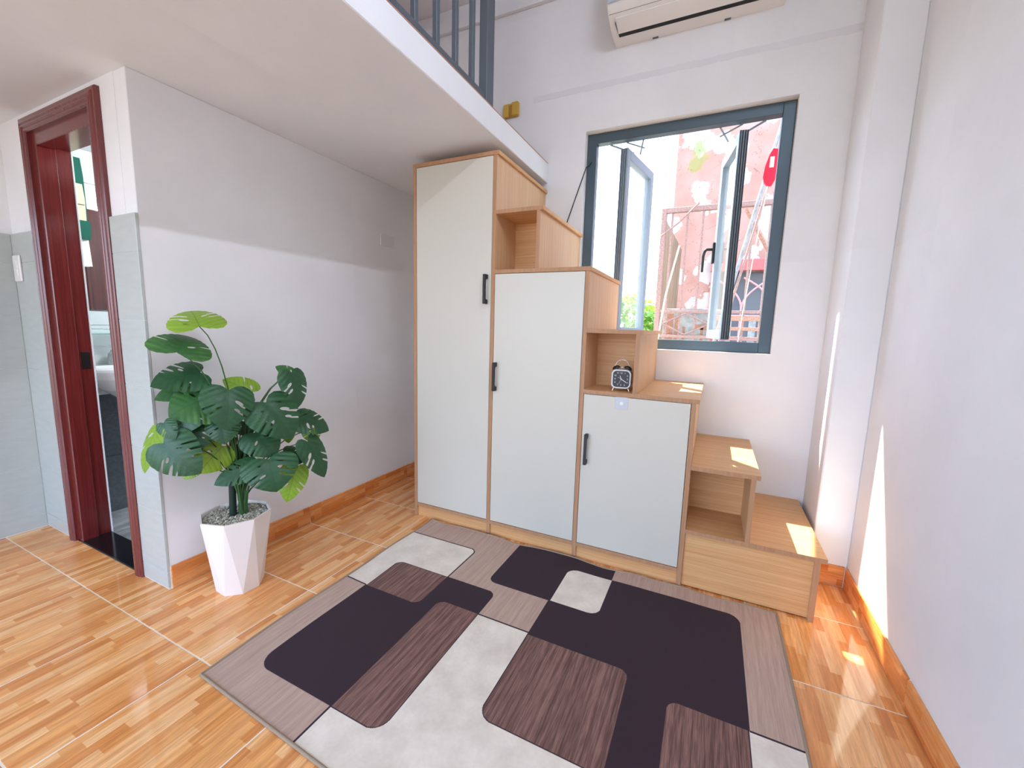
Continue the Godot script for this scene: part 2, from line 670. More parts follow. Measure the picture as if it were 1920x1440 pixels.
func with_uv(st: SurfaceTool, u: Vector4, v: Vector4) -> ArrayMesh:
	var a := st.commit_to_arrays()
	var p: PackedVector3Array = a[Mesh.ARRAY_VERTEX]
	var uv := PackedVector2Array()
	uv.resize(p.size())
	for i in p.size():
		var q := Vector4(p[i].x, p[i].y, p[i].z, 1.0)
		uv[i] = Vector2(u.dot(q), v.dot(q))
	a[Mesh.ARRAY_TEX_UV] = uv
	var m := ArrayMesh.new()
	m.add_surface_from_arrays(Mesh.PRIMITIVE_TRIANGLES, a)
	return m

func build_shell() -> void:
	var st := new_st()
	# back wall with the window opening
	var wl := 0.7146
	var wr := 1.7211
	var wb := 0.9826
	var wt := 2.18
	cbox(st, V(XD - 0.1, -0.1, ZB - 0.1), V(wl, YC, ZB), 0)
	cbox(st, V(wr, -0.1, ZB - 0.1), V(XR + 0.1, YC, ZB), 0)
	cbox(st, V(wl, -0.1, ZB - 0.1), V(wr, wb, ZB), 0)
	cbox(st, V(wl, wt, ZB - 0.1), V(wr, YC, ZB), 0)
	struct("wall_back", st, M.paint, "white painted wall around the open casement window")
	st = new_st()
	cbox(st, V(XL - 0.08, -0.1, ZB), V(XL, LB, ZD), 0.002)
	struct("wall_left", st, M.paint, "white painted partition wall behind the potted plant")
	st = new_st()
	cbox(st, V(XD, -0.1, ZD - 0.1), V(-1.25, LB, ZD), 0)
	cbox(st, V(-0.65, -0.1, ZD - 0.1), V(XL - 0.08, LB, ZD), 0)
	cbox(st, V(-1.25, 1.845, ZD - 0.1), V(-0.65, LB, ZD), 0)
	struct("wall_doorway", st, M.paint, "white wall around the bathroom doorway")
	st = new_st()
	cbox(st, V(XD - 0.1, -0.1, ZB), V(XD, YC, ZF), 0)
	struct("wall_outer", st, M.paint, "white wall at the far left side of the room")
	st = new_st()
	cbox(st, V(XR, -0.1, ZB), V(XR + 0.1, YC, ZF), 0)
	struct("wall_right", st, M.paint, "plain white wall lit by a wedge of sunlight")
	st = new_st()
	cbox(st, V(1.9284, 0, ZB), V(XR, YC, -0.336), 0.004)
	struct("column", st, M.paint, "white plastered column between window wall and right wall")
	st = new_st()
	# wall behind the camera; its unseen balcony doorway is sized for fill daylight
	cbox(st, V(XD - 0.1, -0.1, ZF), V(-1.3, YC, ZF + 0.1), 0)
	cbox(st, V(1.6, -0.1, ZF), V(XR + 0.1, YC, ZF + 0.1), 0)
	cbox(st, V(-1.3, LB - 0.04, ZF), V(LX, YC, ZF + 0.1), 0)
	cbox(st, V(LX, 2.2, ZF), V(1.6, YC, ZF + 0.1), 0)
	struct("wall_front", st, M.paint, "white wall with an unseen balcony doorway sized for fill daylight")
	st = new_st()
	cbox(st, V(XD - 0.1, YC, ZB - 0.1), V(XR + 0.1, YC + 0.12, ZF + 0.1), 0)
	struct("ceiling", st, M.ceiling, "white painted ceiling above the loft")
	st = new_st()
	cbox(st, V(XD, LB, ZB), V(LX, LT, ZF), 0.003)
	struct("ceiling_loft", st, M.ceiling, "white underside and edge of the mezzanine slab")
	st = new_st()
	cbox(st, V(XD, 2.9, ZB), V(1.9284, YC, ZB + 0.03), 0.004)
	struct("trim_1", st, M.ceiling, "plaster band where the window wall meets the ceiling")
	# loft laminate floor with a brown edge
	st = new_st()
	cbox(st, V(XD, LT, ZB + 0.001), V(LX - 0.003, LT + 0.008, ZF - 0.001), 0.002)
	struct("floor_loft", st, M.laminate_edge, "brown laminate edge on top of the mezzanine slab")
	# floor: grout bed and single tiles
	st = new_st()
	cbox(st, V(XL, -0.1, ZB), V(XR, -0.001, ZF), 0)
	cbox(st, V(XD, -0.1, ZD), V(XL, -0.001, ZF), 0)
	cbox(st, V(-1.3, -0.1, ZF), V(1.6, -0.001, ZF + 0.1), 0)
	var fl := struct("floor", st, M.grout, "glossy wood-print tiled floor with pale joints")
	var gx := 0.061
	var gz := 1.148
	var ts := 0.4
	var g := 0.0022
	for ix in range(-5, 6):
		for iz in range(-5, 7):
			var x0 := gx + ix * ts
			var z0 := gz + iz * ts
			var rects := []
			for area in [[XL, ZB, XR, ZF], [XD, ZD, XL, ZF]]:
				var a := maxf(x0 + g, area[0])
				var b := minf(x0 + ts - g, area[2])
				var c := maxf(z0 + g, area[1])
				var d := minf(z0 + ts - g, area[3])
				if b - a > 0.004 and d - c > 0.004:
					rects.append([a, c, b, d])
			if rects.is_empty():
				continue
			var ts2 := new_st()
			for q in rects:
				cbox(ts2, V(q[0], -0.0035, q[1]), V(q[2], 0.0, q[3]), 0.0008 if rects.size() == 1 else 0.0)
			var flip := -1.0 if rng.randf() < 0.5 else 1.0
			var u := Vector4(flip / ts, 0, 0, -(x0 * flip) / ts + (0.0 if flip > 0 else 1.0))
			var v := Vector4(0, 0, flip / ts, -(z0 * flip) / ts + (0.0 if flip > 0 else 1.0))
			var t := inst("tile", with_uv(ts2, u, v), M.tiles[rng.randi() % 4], fl)
			t.name = "tile"
	# skirting tiles
	var bl := skirting("baseboard_left", "wood-print skirting tiles along the white partition wall")
	var joints := [ZD, 0.743, 0.348, -0.047, -0.442, ZB]
	box_part("bed", V(XL, 0, ZB), V(XL + 0.005, 0.094, ZD), M.grout, bl, 0)
	for i in joints.size() - 1:
		skirt_piece(bl, V(XL + 0.001, 0.003, joints[i + 1] + 0.002), V(XL + 0.010, 0.095, joints[i] - 0.002), true)
	var br := skirting("baseboard_right", "wood-print skirting tiles along the right wall and column")
	box_part("bed", V(XR - 0.005, 0, -0.336), V(XR, 0.094, ZF), M.grout, br, 0)
	var zj := [-0.326, -0.082, 0.316, 0.714, 1.112, 1.51, 1.9, 2.3, 2.7, 3.1, ZF]
	for i in zj.size() - 1:
		skirt_piece(br, V(XR - 0.010, 0.003, zj[i] + 0.002), V(XR - 0.001, 0.095, zj[i + 1] - 0.002), true)
	box_part("bed", V(1.9284, 0, -0.336), V(XR, 0.094, -0.331), M.grout, br, 0)
	skirt_piece(br, V(1.9284, 0.003, -0.335), V(XR - 0.012, 0.095, -0.326), false)
	# wall tiles beside the bathroom door
	var wt1 := skirting("trim_2", "pale grey-green wall tiles beside the bathroom doorway")
	var rows := [0.004, 0.07, 0.32, 0.57, 0.82, 1.07, 1.315, 1.45]
	box_part("grout_bed", V(-0.614, 0.0, ZD), V(XL, 1.449, ZD + 0.008), M.bath_light, wt1, 0)
	box_part("grout_bed", V(XD, 0.0, ZD), V(-1.298, 1.449, ZD + 0.008), M.bath_light, wt1, 0)
	box_part("grout_bed", V(XD, 0.0, ZD + 0.009), V(XD + 0.008, 1.449, 2.8), M.bath_light, wt1, 0)
	for i in rows.size() - 1:
		for s in [[-0.614, XL + 0.002], [XD, -1.298]]:
			wall_tile(wt1, V(s[0], rows[i] + 0.001, ZD), V(s[1] , rows[i + 1] - 0.001, ZD + 0.010))
		var z0 := ZD + 0.011
		while z0 < 2.6:
			wall_tile(wt1, V(XD, rows[i] + 0.001, z0), V(XD + 0.010, rows[i + 1] - 0.001, z0 + 0.398))
			z0 += 0.4

func skirting(called: String, label: String) -> Node3D:
	var o := Node3D.new()
	o.name = numbered(called)
	add_child(o)
	tag(o, label, "", "", "structure")
	return o

func skirt_piece(p: Node, lo: Vector3, hi: Vector3, along_z: bool) -> void:
	var off := rng.randf()
	var u := Vector4(0, 2.5, 0, off)
	var v := Vector4(0, 0, 2.5, 0.3) if along_z else Vector4(2.5, 0, 0, 0.3)
	inst("skirting_tile", uv_box(lo, hi, 0.0015, u, v), M.skirt, p)

func wall_tile(p: Node, lo: Vector3, hi: Vector3) -> void:
	box_part("wall_tile", lo, hi, M.wall_tile, p, 0.001)

# ---------- window ----------
func build_window() -> void:
	var w := skirting("window_1", "open double casement window in a dark grey aluminium frame")
	var zf := -0.667
	var zb := -0.717
	var x0 := 0.7156
	var x1 := 1.7201
	var y0 := 0.9836
	var y1 := 2.179
	var b := 0.053
	var st := new_st()
	cbox(st, V(x0, y0, zb), V(x0 + b, y1, zf), 0.002)
	cbox(st, V(x1 - b, y0, zb), V(x1, y1, zf), 0.002)
	cbox(st, V(x0 + b, y0, zb), V(x1 - b, y0 + b, zf), 0.002)
	cbox(st, V(x0 + b, y1 - b, zb), V(x1 - b, y1, zf), 0.002)
	obj("frame", st, M.alu, w)
	sash(w, V(0.918, 0, -0.70), V(1.0, 0, -1.165), true)
	sash(w, V(1.512, 0, -0.70), V(1.435, 0, -1.12), false)
	# stays at the head of each sash
	for e in [[0.84, 0.93, 1.02], [1.60, 1.50, 1.40]]:
		var s2 := new_st()
		tube(s2, [V(e[0], 2.118, -0.695), V(e[1] + (e[2] - e[1]) * 0.25, 2.098, -0.80)], 0.005, 6)
		tube(s2, [V(e[2], 2.118, -0.695), V(e[1] + (e[2] - e[1]) * 0.6, 2.098, -0.83)], 0.005, 6)
		tube(s2, [V(e[1], 2.12, -0.70), V(e[2], 2.1, -0.76)], 0.004, 6)
		obj("stay", s2, M.alu_light, w)

func sash(w: Node, n: Vector3, f: Vector3, left: bool) -> void:
	var root := Node3D.new()
	root.name = "sash"
	w.add_child(root, true)
	var d := (f - n).normalized()
	root.transform = Transform3D(Basis(d, V(0, 1, 0), d.cross(V(0, 1, 0))), n)
	var L := n.distance_to(f)
	var y0 := 1.046
	var y1 := 2.096
	var b := 0.052
	var t := 0.021
	var st := new_st()
	cbox(st, V(0.008, y0, -t), V(b, y1, t), 0.002)
	cbox(st, V(L - b, y0, -t), V(L, y1, t), 0.002)
	cbox(st, V(b, y0, -t), V(L - b, y0 + b, t), 0.002)
	cbox(st, V(b, y1 - b, -t), V(L - b, y1, t), 0.002)
	obj("sash_frame", st, M.alu_sash_skylit, root)
	st = new_st()
	for z in [-0.017, -0.006, 0.006, 0.017]:
		cbox(st, V(0.0, y0 + 0.004, z - 0.0025), V(0.009, y1 - 0.004, z + 0.0025), 0.0005)
	obj("gasket", st, M.alu_sash_skylit if left else M.gasket, root)  # left gasket takes the sash colour, lightened for the window flare
	st = new_st()
	cbox(st, V(b - 0.006, y0 + b - 0.006, -0.0025), V(L - b + 0.006, y1 - b + 0.006, 0.0025), 0)
	obj("pane", st, M.glass, root)
	if not left:
		# lever handle on the free stile, on the side that faces the room when shut
		var hs := new_st()
		var s := -1.0 if root.transform.basis.z.x > 0 else 1.0
		cbox(hs, V(L - 0.04, 1.50, minf(s * t, s * (t + 0.014))), V(L - 0.012, 1.625, maxf(s * t, s * (t + 0.014))), 0.003)
		tube(hs, [V(L - 0.026, 1.585, s * (t + 0.01)), V(L - 0.026, 1.585, s * (t + 0.045)), V(L - 0.026, 1.573, s * (t + 0.056)), V(L - 0.026, 1.545, s * (t + 0.062)), V(L - 0.026, 1.45, s * (t + 0.062))], [0.009, 0.009, 0.009, 0.008, 0.007], 8)
		obj("handle", hs, M.rubber, root)

# ---------- loft railing ----------
func build_loft_rail() -> void:
	var r := thing("loft_railing", "dark grey steel railing with upright bars on the mezzanine edge", "railing", V(0.455, LT + 0.008, 0.06))
	box_part("post", V(-0.02, 0, -0.032), V(0.02, 0.9, 0.032), M.steel_grey, r, 0.002)
	box_part("bottom_rail", V(-0.015, 0.016, 0.032), V(0.015, 0.046, 2.2), M.steel_grey, r, 0.002)
	box_part("handrail", V(-0.02, 0.86, 0.032), V(0.02, 0.9, 2.2), M.steel_grey, r, 0.002)
	var z := 0.125
	while z < 2.2:
		box_part("bar", V(-0.01, 0.046, z - 0.01), V(0.01, 0.86, z + 0.01), M.steel_grey, r, 0.0015)
		z += 0.124
	for q in [0.7, 1.4, 2.1]:
		box_part("foot", V(-0.012, 0, q - 0.012), V(0.012, 0.016, q + 0.012), M.steel_grey, r, 0)

# ---------- doorway ----------
# one mitred length of the moulding; run 0 left upright, 1 head, 2 right upright
func casing(run: int, x0: float, x1: float, y1: float) -> SurfaceTool:
	var pr := [Vector2(0, 0), Vector2(0, 0.013), Vector2(0.003, 0.017), Vector2(0.015, 0.018), Vector2(0.019, 0.022), Vector2(0.025, 0.023), Vector2(0.029, 0.019), Vector2(0.034, 0.023), Vector2(0.040, 0.023), Vector2(0.044, 0.018), Vector2(0.050, 0.020), Vector2(0.056, 0.019), Vector2(0.060, 0.013), Vector2(0.060, 0.0)]
	var st := new_st()
	for i in pr.size() - 1:
		var q := []
		for p in [pr[i], pr[i + 1]]:
			var z: float = ZD + p.y
			var s: float = p.x
			if run == 0:
				q.append([V(x0 + s, 0, z), V(x0 + s, y1 - s, z)])
			elif run == 1:
				q.append([V(x0 + s, y1 - s, z), V(x1 - s, y1 - s, z)])
			else:
				q.append([V(x1 - s, 0, z), V(x1 - s, y1 - s, z)])
		var n: Vector3 = (q[1][0] - q[0][0]).cross(q[0][1] - q[0][0]).normalized()
		var d: Vector2 = pr[i + 1] - pr[i]
		var want := Vector2(-d.y, d.x)
		var inward: Vector3 = [V(1, 0, 0), V(0, -1, 0), V(-1, 0, 0)][run]
		if n.dot(inward * want.x + V(0, 0, 1) * want.y) < 0:
			n = -n
		poly(st, [q[0][0], q[0][1], q[1][1], q[1][0]], n)
	return st

func build_doorway() -> void:
	var d := skirting("door_1", "moulded reddish-brown wooden bathroom door frame")
	for run in 3:
		obj(["casing", "head_casing", "casing"][run], casing(run, -1.297, -0.615, 1.902), M.mahogany, d)
	var st := new_st()
	# jambs with a rebate for the door
	for s in [[-1.25, 1.0], [-0.65, -1.0]]:
		st = new_st()
		var x: float = s[0]
		var k: float = s[1]
		cbox(st, V(minf(x, x + k * 0.055), 0.0, 0.935), V(maxf(x, x + k * 0.055), 1.845, ZD + 0.002), 0.003)
		cbox(st, V(minf(x, x + k * 0.043), 0.0, 0.885), V(maxf(x, x + k * 0.043), 1.845, 0.935), 0.002)
		obj("jamb", st, M.mahogany, d)
	box_part("plaster_reveal", V(-1.25, 0.0, 0.879), V(-1.2035, 1.845, 0.8845), M.paint, d, 0.001)
	st = new_st()
	cbox(st, V(-1.195, 1.79, 0.935), V(-0.705, 1.845, ZD + 0.002), 0.003)
	cbox(st, V(-1.207, 1.802, 0.885), V(-0.693, 1.845, 0.935), 0.002)
	obj("head", st, M.mahogany, d)
	box_part("strike_plate", V(-1.208, 0.83, 0.895), V(-1.2045, 0.91, 0.925), M.brass, d, 0.0005)
	st = new_st()
	cbox(st, V(-1.25, -0.06, 0.884), V(-0.65, 0.004, 1.0), 0.003)
	var th := obj("threshold", st, M.granite, d)
	th.set_meta("label", "polished black granite threshold")
	# the leaf stands open inside the bathroom, hinged on the right jamb
	var leaf := Node3D.new()
	leaf.name = "door_leaf"
	d.add_child(leaf, true)
	box_part("slab", V(-0.735, 0.006, 0.365), V(-0.70, 1.785, 0.88), M.mahogany, leaf, 0.003)
	for q in [[0.12, 0.80], [0.92, 1.68]]:
		for y in [[q[0], q[0] + 0.02], [q[1] - 0.02, q[1]]]:
			box_part("moulding", V(-0.742, y[0], 0.44), V(-0.735, y[1], 0.81), M.mahogany, leaf, 0.003)
		for z in [[0.44, 0.46], [0.79, 0.81]]:
			box_part("moulding", V(-0.742, q[0] + 0.02, z[0]), V(-0.735, q[1] - 0.02, z[1]), M.mahogany, leaf, 0.003)

# ---------- bathroom ----------
func build_bathroom() -> void:
	var st := new_st()
	cbox(st, V(XD, -0.1, ZB), V(XL - 0.08, -0.034, 0.884), 0)
	var fl := struct("floor_bathroom", st, M.grout, "grey marble bathroom floor tiles")
	var x := XD
	while x < -0.52:
		var z := 0.88
		while z > ZB + 0.02:
			box_part("floor_tile", V(x, -0.034, maxf(z - 0.298, ZB)), V(minf(x + 0.298, XL - 0.08), -0.03, z), M.marble, fl, 0.0006)
			z -= 0.3
		x += 0.3
	var wt := skirting("trim_3", "bathroom wall tiles, slate grey below and pale above")
	var rows := [-0.03, 0.05, 0.296, 0.54, 0.785, 1.03, 1.275, 1.52, 1.765, 1.93]
	for i in rows.size() - 1:
		var z := 0.884
		while z > ZB + 0.02:
			box_part("wall_tile", V(XD, rows[i] + 0.0012, maxf(z - 0.3975, ZB)), V(XD + 0.008, rows[i + 1] - 0.0012, z), M.bath_dark if i < 4 else M.bath_light, wt, 0.0008)
			z -= 0.4
	# mirror
	var m := thing("bathroom_mirror", "frameless wall mirror above the bathroom washbasin", "mirror", V(XD + 0.008, 1.11, 0.6))
	box_part("glass", V(0, 0, -0.2), V(0.004, 0.585, 0.2), M.mirror, m, 0.001)
	box_part("backing", V(0.0, -0.004, -0.203), V(0.0025, 0.589, 0.203), M.chrome, m, 0.0005)
	# glass shelf
	var s := thing("glass_shelf", "green-tinted glass shelf with a chrome rail under the mirror", "shelf", V(XD + 0.008, 0.983, 0.6))
	box_part("shelf_plate", V(0.0, 0, -0.22), V(0.12, 0.008, 0.22), M.shelf_glass, s, 0.001)
	tube_part("rail", [V(0.11, 0.03, -0.21), V(0.11, 0.03, 0.21)], 0.003, M.chrome, s)
	for z in [-0.12, 0.08]:
		tube_part("rail_post", [V(0.11, 0.006, z), V(0.11, 0.036, z)], 0.006, M.chrome, s)
	# washbasin
	var b := thing("washbasin", "white ceramic wall-hung washbasin seen through the bathroom doorway", "washbasin", V(XD + 0.008, 0.62, 0.6))
	st = new_st()
	var prof := [Vector2(0.06, -0.01), Vector2(0.12, 0.02), Vector2(0.185, 0.08), Vector2(0.22, 0.14), Vector2(0.232, 0.178), Vector2(0.23, 0.19), Vector2(0.222, 0.194), Vector2(0.212, 0.188), Vector2(0.19, 0.13), Vector2(0.12, 0.09), Vector2(0.001, 0.08)]
	lathe(st, prof, V(0.2, 0, 0), 36, 0.86, 1.1)
	obj("bowl", st, M.ceramic, b)
	box_part("back_ledge", V(0.0, 0.04, -0.235), V(0.09, 0.196, 0.235), M.ceramic, b, 0.012)
	var dsp := thing("soap_dispenser", "small clear soap pump bottle on the washbasin ledge", "dispenser", V(XD + 0.055, 0.816, 0.69))
	st = new_st()
	lathe(st, [Vector2(0.0, 0.0), Vector2(0.026, 0.0), Vector2(0.027, 0.03), Vector2(0.022, 0.062), Vector2(0.011, 0.072), Vector2(0.011, 0.08), Vector2(0.0, 0.08)], Vector3.ZERO, 16)
	obj("bottle", st, M.galv, dsp)
	st = new_st()
	tube(st, [V(0, 0.078, 0), V(0, 0.1, 0)], 0.005, 8)
	tube(st, [V(-0.01, 0.1, 0.012), V(0.0, 0.104, 0.0), V(0.02, 0.1, -0.024)], 0.006, 8)
	obj("pump", st, M.chrome, dsp)
	# tote bag and cloth hanging on hooks
	var bag := thing("tote_bag", "green and cream canvas bag hanging in the bathroom", "bag", V(XD + 0.05, 1.47, 0.782))
	st = new_st()
	extrude(st, [Vector2(-0.008, 0.40), Vector2(0.004, 0.40), Vector2(0.02, 0.31), Vector2(0.024, 0.12), Vector2(0.02, 0.09), Vector2(-0.02, 0.09), Vector2(-0.02, 0.12)], 2, -0.038, 0.04, true)
	obj("upper_panel", st, M.canvas_green, bag)
	st = new_st()
	extrude(st, [Vector2(-0.022, 0.085), Vector2(-0.022, 0.27), Vector2(0.022, 0.27), Vector2(0.036, 0.19), Vector2(0.03, 0.085)], 2, -0.030, 0.036, true)
	obj("body", st, M.canvas_cream, bag)
	st = new_st()
	extrude(st, [Vector2(-0.016, 0.0), Vector2(-0.024, 0.09), Vector2(0.034, 0.09), Vector2(0.036, 0.05), Vector2(0.022, 0.0)], 2, -0.042, 0.045, true)
	obj("base_panel", st, M.canvas_green, bag)
	box_part("strap", V(-0.004, 0.34, -0.014), V(0.004, 0.425, 0.014), M.canvas_green, bag, 0.002)
	box_part("printed_line", V(0.0335, 0.165, -0.026), V(0.0365, 0.168, 0.008), M.rubber, bag, 0)
	var hook := thing("wall_hook", "small chrome hook holding the green and cream bag", "hook", V(XD + 0.008, 1.885, 0.782))
	tube_part("arm", [V(0, 0, 0), V(0.042, -0.002, 0), V(0.052, 0.012, 0)], 0.004, M.chrome, hook, 6)
	box_part("backplate", V(0, -0.015, -0.01), V(0.004, 0.015, 0.01), M.chrome, hook, 0.001)
	var tw := thing("cloth", "white cloth hanging below the green and cream bag", "cloth", V(XD + 0.04, 1.335, 0.775))
	st = new_st()
	extrude(st, [Vector2(-0.008, 0.15), Vector2(0.006, 0.15), Vector2(0.012, 0.08), Vector2(0.02, 0.0), Vector2(0.002, 0.006), Vector2(-0.02, 0.0), Vector2(-0.012, 0.08)], 2, -0.035, 0.05, true)
	obj("fabric", st, M.towel, tw)

# ---------- stair cabinet ----------
func panel(called: String, lo: Vector3, hi: Vector3, m: Material, p: Node) -> MeshInstance3D:
	var st := new_st()
	cbox(st, lo, hi, 0.0008)
	var mesh := st.commit()
	mesh.surface_set_material(0, m)
	var e := new_st()
	cbox(e, V(lo.x + 0.0002, lo.y + 0.0002, hi.z - 0.001), V(hi.x - 0.0002, hi.y - 0.0002, hi.z + 0.0008), 0.0003)
	e.commit(mesh)
	mesh.surface_set_material(1, M.edge)
	return inst(called, mesh, null, p)

func cab_door(p: Node, x0: float, x1: float, y0: float, y1: float, hx: float, hy0: float, hy1: float) -> void:
	var d := box_part("door", V(x0, y0, -0.018), V(x1, y1, 0.0), M.door_white, p, 0.0012)
	var st := new_st()
	extrude(st, [Vector2(0.0, hy0), Vector2(0.028, hy0), Vector2(0.030, hy0 + 0.004), Vector2(0.030, hy1 - 0.004), Vector2(0.028, hy1), Vector2(0.0, hy1), Vector2(0.0, hy1 - 0.02), Vector2(0.016, hy1 - 0.022), Vector2(0.019, hy1 - 0.028), Vector2(0.019, hy0 + 0.028), Vector2(0.016, hy0 + 0.022), Vector2(0.0, hy0 + 0.02)], 0, hx - 0.006, hx + 0.006)
	var h := obj("handle", st, M.black_metal, d)
	h.set_meta("label", "matte black bar handle")

func build_cabinet() -> void:
	var c := thing("stair_cabinet", "oak staircase cabinet with three white doors and open niches", "cabinet")
	var D := -ZB
	var t := 0.018
	var r := [0.0, 0.2616, 0.5378, 0.8136, 1.0843, 1.3518, 1.6249, 1.89]
	var b := -D + 0.001
	panel("side_panel", V(0, 0, b), V(t, r[7] - t, 0), M.oak_v, c)
	var dv := [0.4768, 0.9426, 1.409]
	var tops := [r[7], r[5], r[3]]
	for i in 3:
		panel("divider", V(dv[i] - 0.009, 0, b), V(dv[i] + 0.009, tops[i] - t, 0), M.oak_v, c)
	panel("end_panel", V(1.871, 0, b), V(1.889, r[1] - t, 0), M.oak_v, c)
	# treads from the floor up
	for e in [[1.418, 1.9081, 1], [1.418, 1.6685, 2], [0.9516, 1.4298, 3], [0.9516, 1.1964, 4], [0.4858, 0.9585, 5], [0.4858, 0.726, 6], [0.0, 0.4966, 7]]:
		panel("tread", V(e[0], r[e[2]] - t, b), V(e[1], r[e[2]], 0.001), M.oak_h, c)
	# niche sides and backs: right edge, floor, top, depth of the niche
	for e in [[1.654, 1.418, 1, 2, 0.27], [1.182, 0.9516, 3, 4, 0.21], [0.712, 0.4858, 5, 6, 0.22]]:
		panel("riser_panel", V(e[0] - t, r[e[2]], b), V(e[0], r[e[3]] - t, 0), M.oak_v, c)
		box_part("back_panel", V(e[1], r[e[2]], -e[4] - 0.006), V(e[0] - t, r[e[3]] - t, -e[4]), M.oak_h, c, 0)
	# plinths, bottom boards, doors
	var xs := [t, dv[0] + 0.009, dv[1] + 0.009]
	var xe := [dv[0] - 0.009, dv[1] - 0.009, dv[2] - 0.009]
	for i in 3:
		box_part("plinth", V(xs[i], 0, -0.03), V(xe[i], 0.062, -0.012), M.oak_h, c, 0.001)
		panel("bottom_board", V(xs[i], 0.062, b), V(xe[i], 0.080, -0.001), M.oak_h, c)
	cab_door(c, xs[0] + 0.002, xe[0] - 0.002, 0.083, r[7] - t - 0.002, 0.443, 1.19, 1.33)
	cab_door(c, xs[1] + 0.002, xe[1] - 0.002, 0.083, r[5] - t - 0.002, 0.503, 0.768, 0.908)
	cab_door(c, xs[2] + 0.002, xe[2] - 0.002, 0.083, r[3] - t - 0.002, 0.978, 0.474, 0.614)
	box_part("front_board", V(1.418, 0.006, -0.032), V(1.871, r[1] - t, -0.014), M.oak_h, c, 0.001)
	var st := new_st()
	tube(st, [V(1.6545, 0.300, -0.10), V(1.6552, 0.300, -0.10)], 0.004, 10)
	obj("screw_hole", st, M.rubber, c)
	var hk := thing("adhesive_hook", "translucent bluish adhesive hook plate on the lowest cabinet door", "hook", V(1.122, 0.768, 0.0))
	box_part("plate", V(-0.028, -0.027, 0), V(0.028, 0.027, 0.0016), M.sticker, hk, 0.0008)
	st = new_st()
	lathe(st, [Vector2(0.0, 0.004), Vector2(0.007, 0.003), Vector2(0.009, 0.0), Vector2(0.0, 0.0)], Vector3.ZERO, 12)
	var peg := obj("peg", st, M.plastic_white, hk)
	peg.rotation.x = PI / 2
	peg.position = V(0, -0.002, 0.0016)

# ---------- rug ----------
func build_rug() -> void:
	var x0 := 0.126
	var x1 := 1.768
	var z0 := 0.014
	var z1 := 1.25
	var m := mat(Color.WHITE, 0.95, 0, 0.15)
	m.albedo_texture = tex(rug_image(x0, z0, x1, z1))
	m.texture_repeat = false
	relief(m, grey_noise(78, 0.45, 128), 0.02)
	m.rim_enabled = true
	m.rim = 0.15
	var rug := thing("area_rug", "printed rug of overlapping cream, taupe and dark rounded blocks", "rug", V(0, 0.0, 0))
	var nx := 96
	var nz := 64
	var at := func(u: float, v: float, lift: float) -> Vector3:
		var x := lerpf(x0, x1, u)
		var z := lerpf(z0, lerpf(1.184, z1, u), v)
		x += 0.006 * sin(z * 11.0 + 1.0) * (1.0 - smoothstep(0.0, 0.12, u))
		z += (0.006 * sin(x * 13.0) + 0.004 * sin(x * 29.0 + 1.0)) * (1.0 - smoothstep(0.0, 0.1, v))
		var e := 1.0 - smoothstep(0.0, 0.09, v)
		var e2 := 1.0 - smoothstep(0.0, 0.07, u)
		var y := 0.006 + e * 0.006 * maxf(0.0, sin(x * 15.0 + 0.6)) * (1.0 - smoothstep(1.1, 1.3, x)) + e2 * 0.005 * maxf(0.0, sin(z * 9.0 + 2.0))
		return V(x, y + lift, z)
	var st := new_st()
	for j in nz:
		for i in nx:
			var q := []
			for e in [[i, j], [i + 1, j], [i + 1, j + 1], [i, j + 1]]:
				var uu := float(e[0]) / nx
				var vv := float(e[1]) / nz
				q.append([at.call(uu, vv, 0.0), Vector2(uu, vv * (lerpf(1.184, z1, uu) - z0) / (z1 - z0))])
			for k in [0, 1, 2, 0, 2, 3]:
				st.set_smooth_group(0)
				st.set_uv(q[k][1])
				st.add_vertex(q[k][0])
	st.generate_normals()
	obj("pile", st, m, rug)
	var rim := []
	for i in 81:
		rim.append(at.call(i / 80.0, 0.0, -0.001))
	for i in range(1, 61):
		rim.append(at.call(1.0, i / 60.0, -0.001))
	for i in range(1, 81):
		rim.append(at.call(1.0 - i / 80.0, 1.0, -0.001))
	for i in range(1, 61):
		rim.append(at.call(0.0, 1.0 - i / 60.0, -0.001))
	tube_part("bound_edge", rim, 0.0048, M.rug_edge, rug, 8)

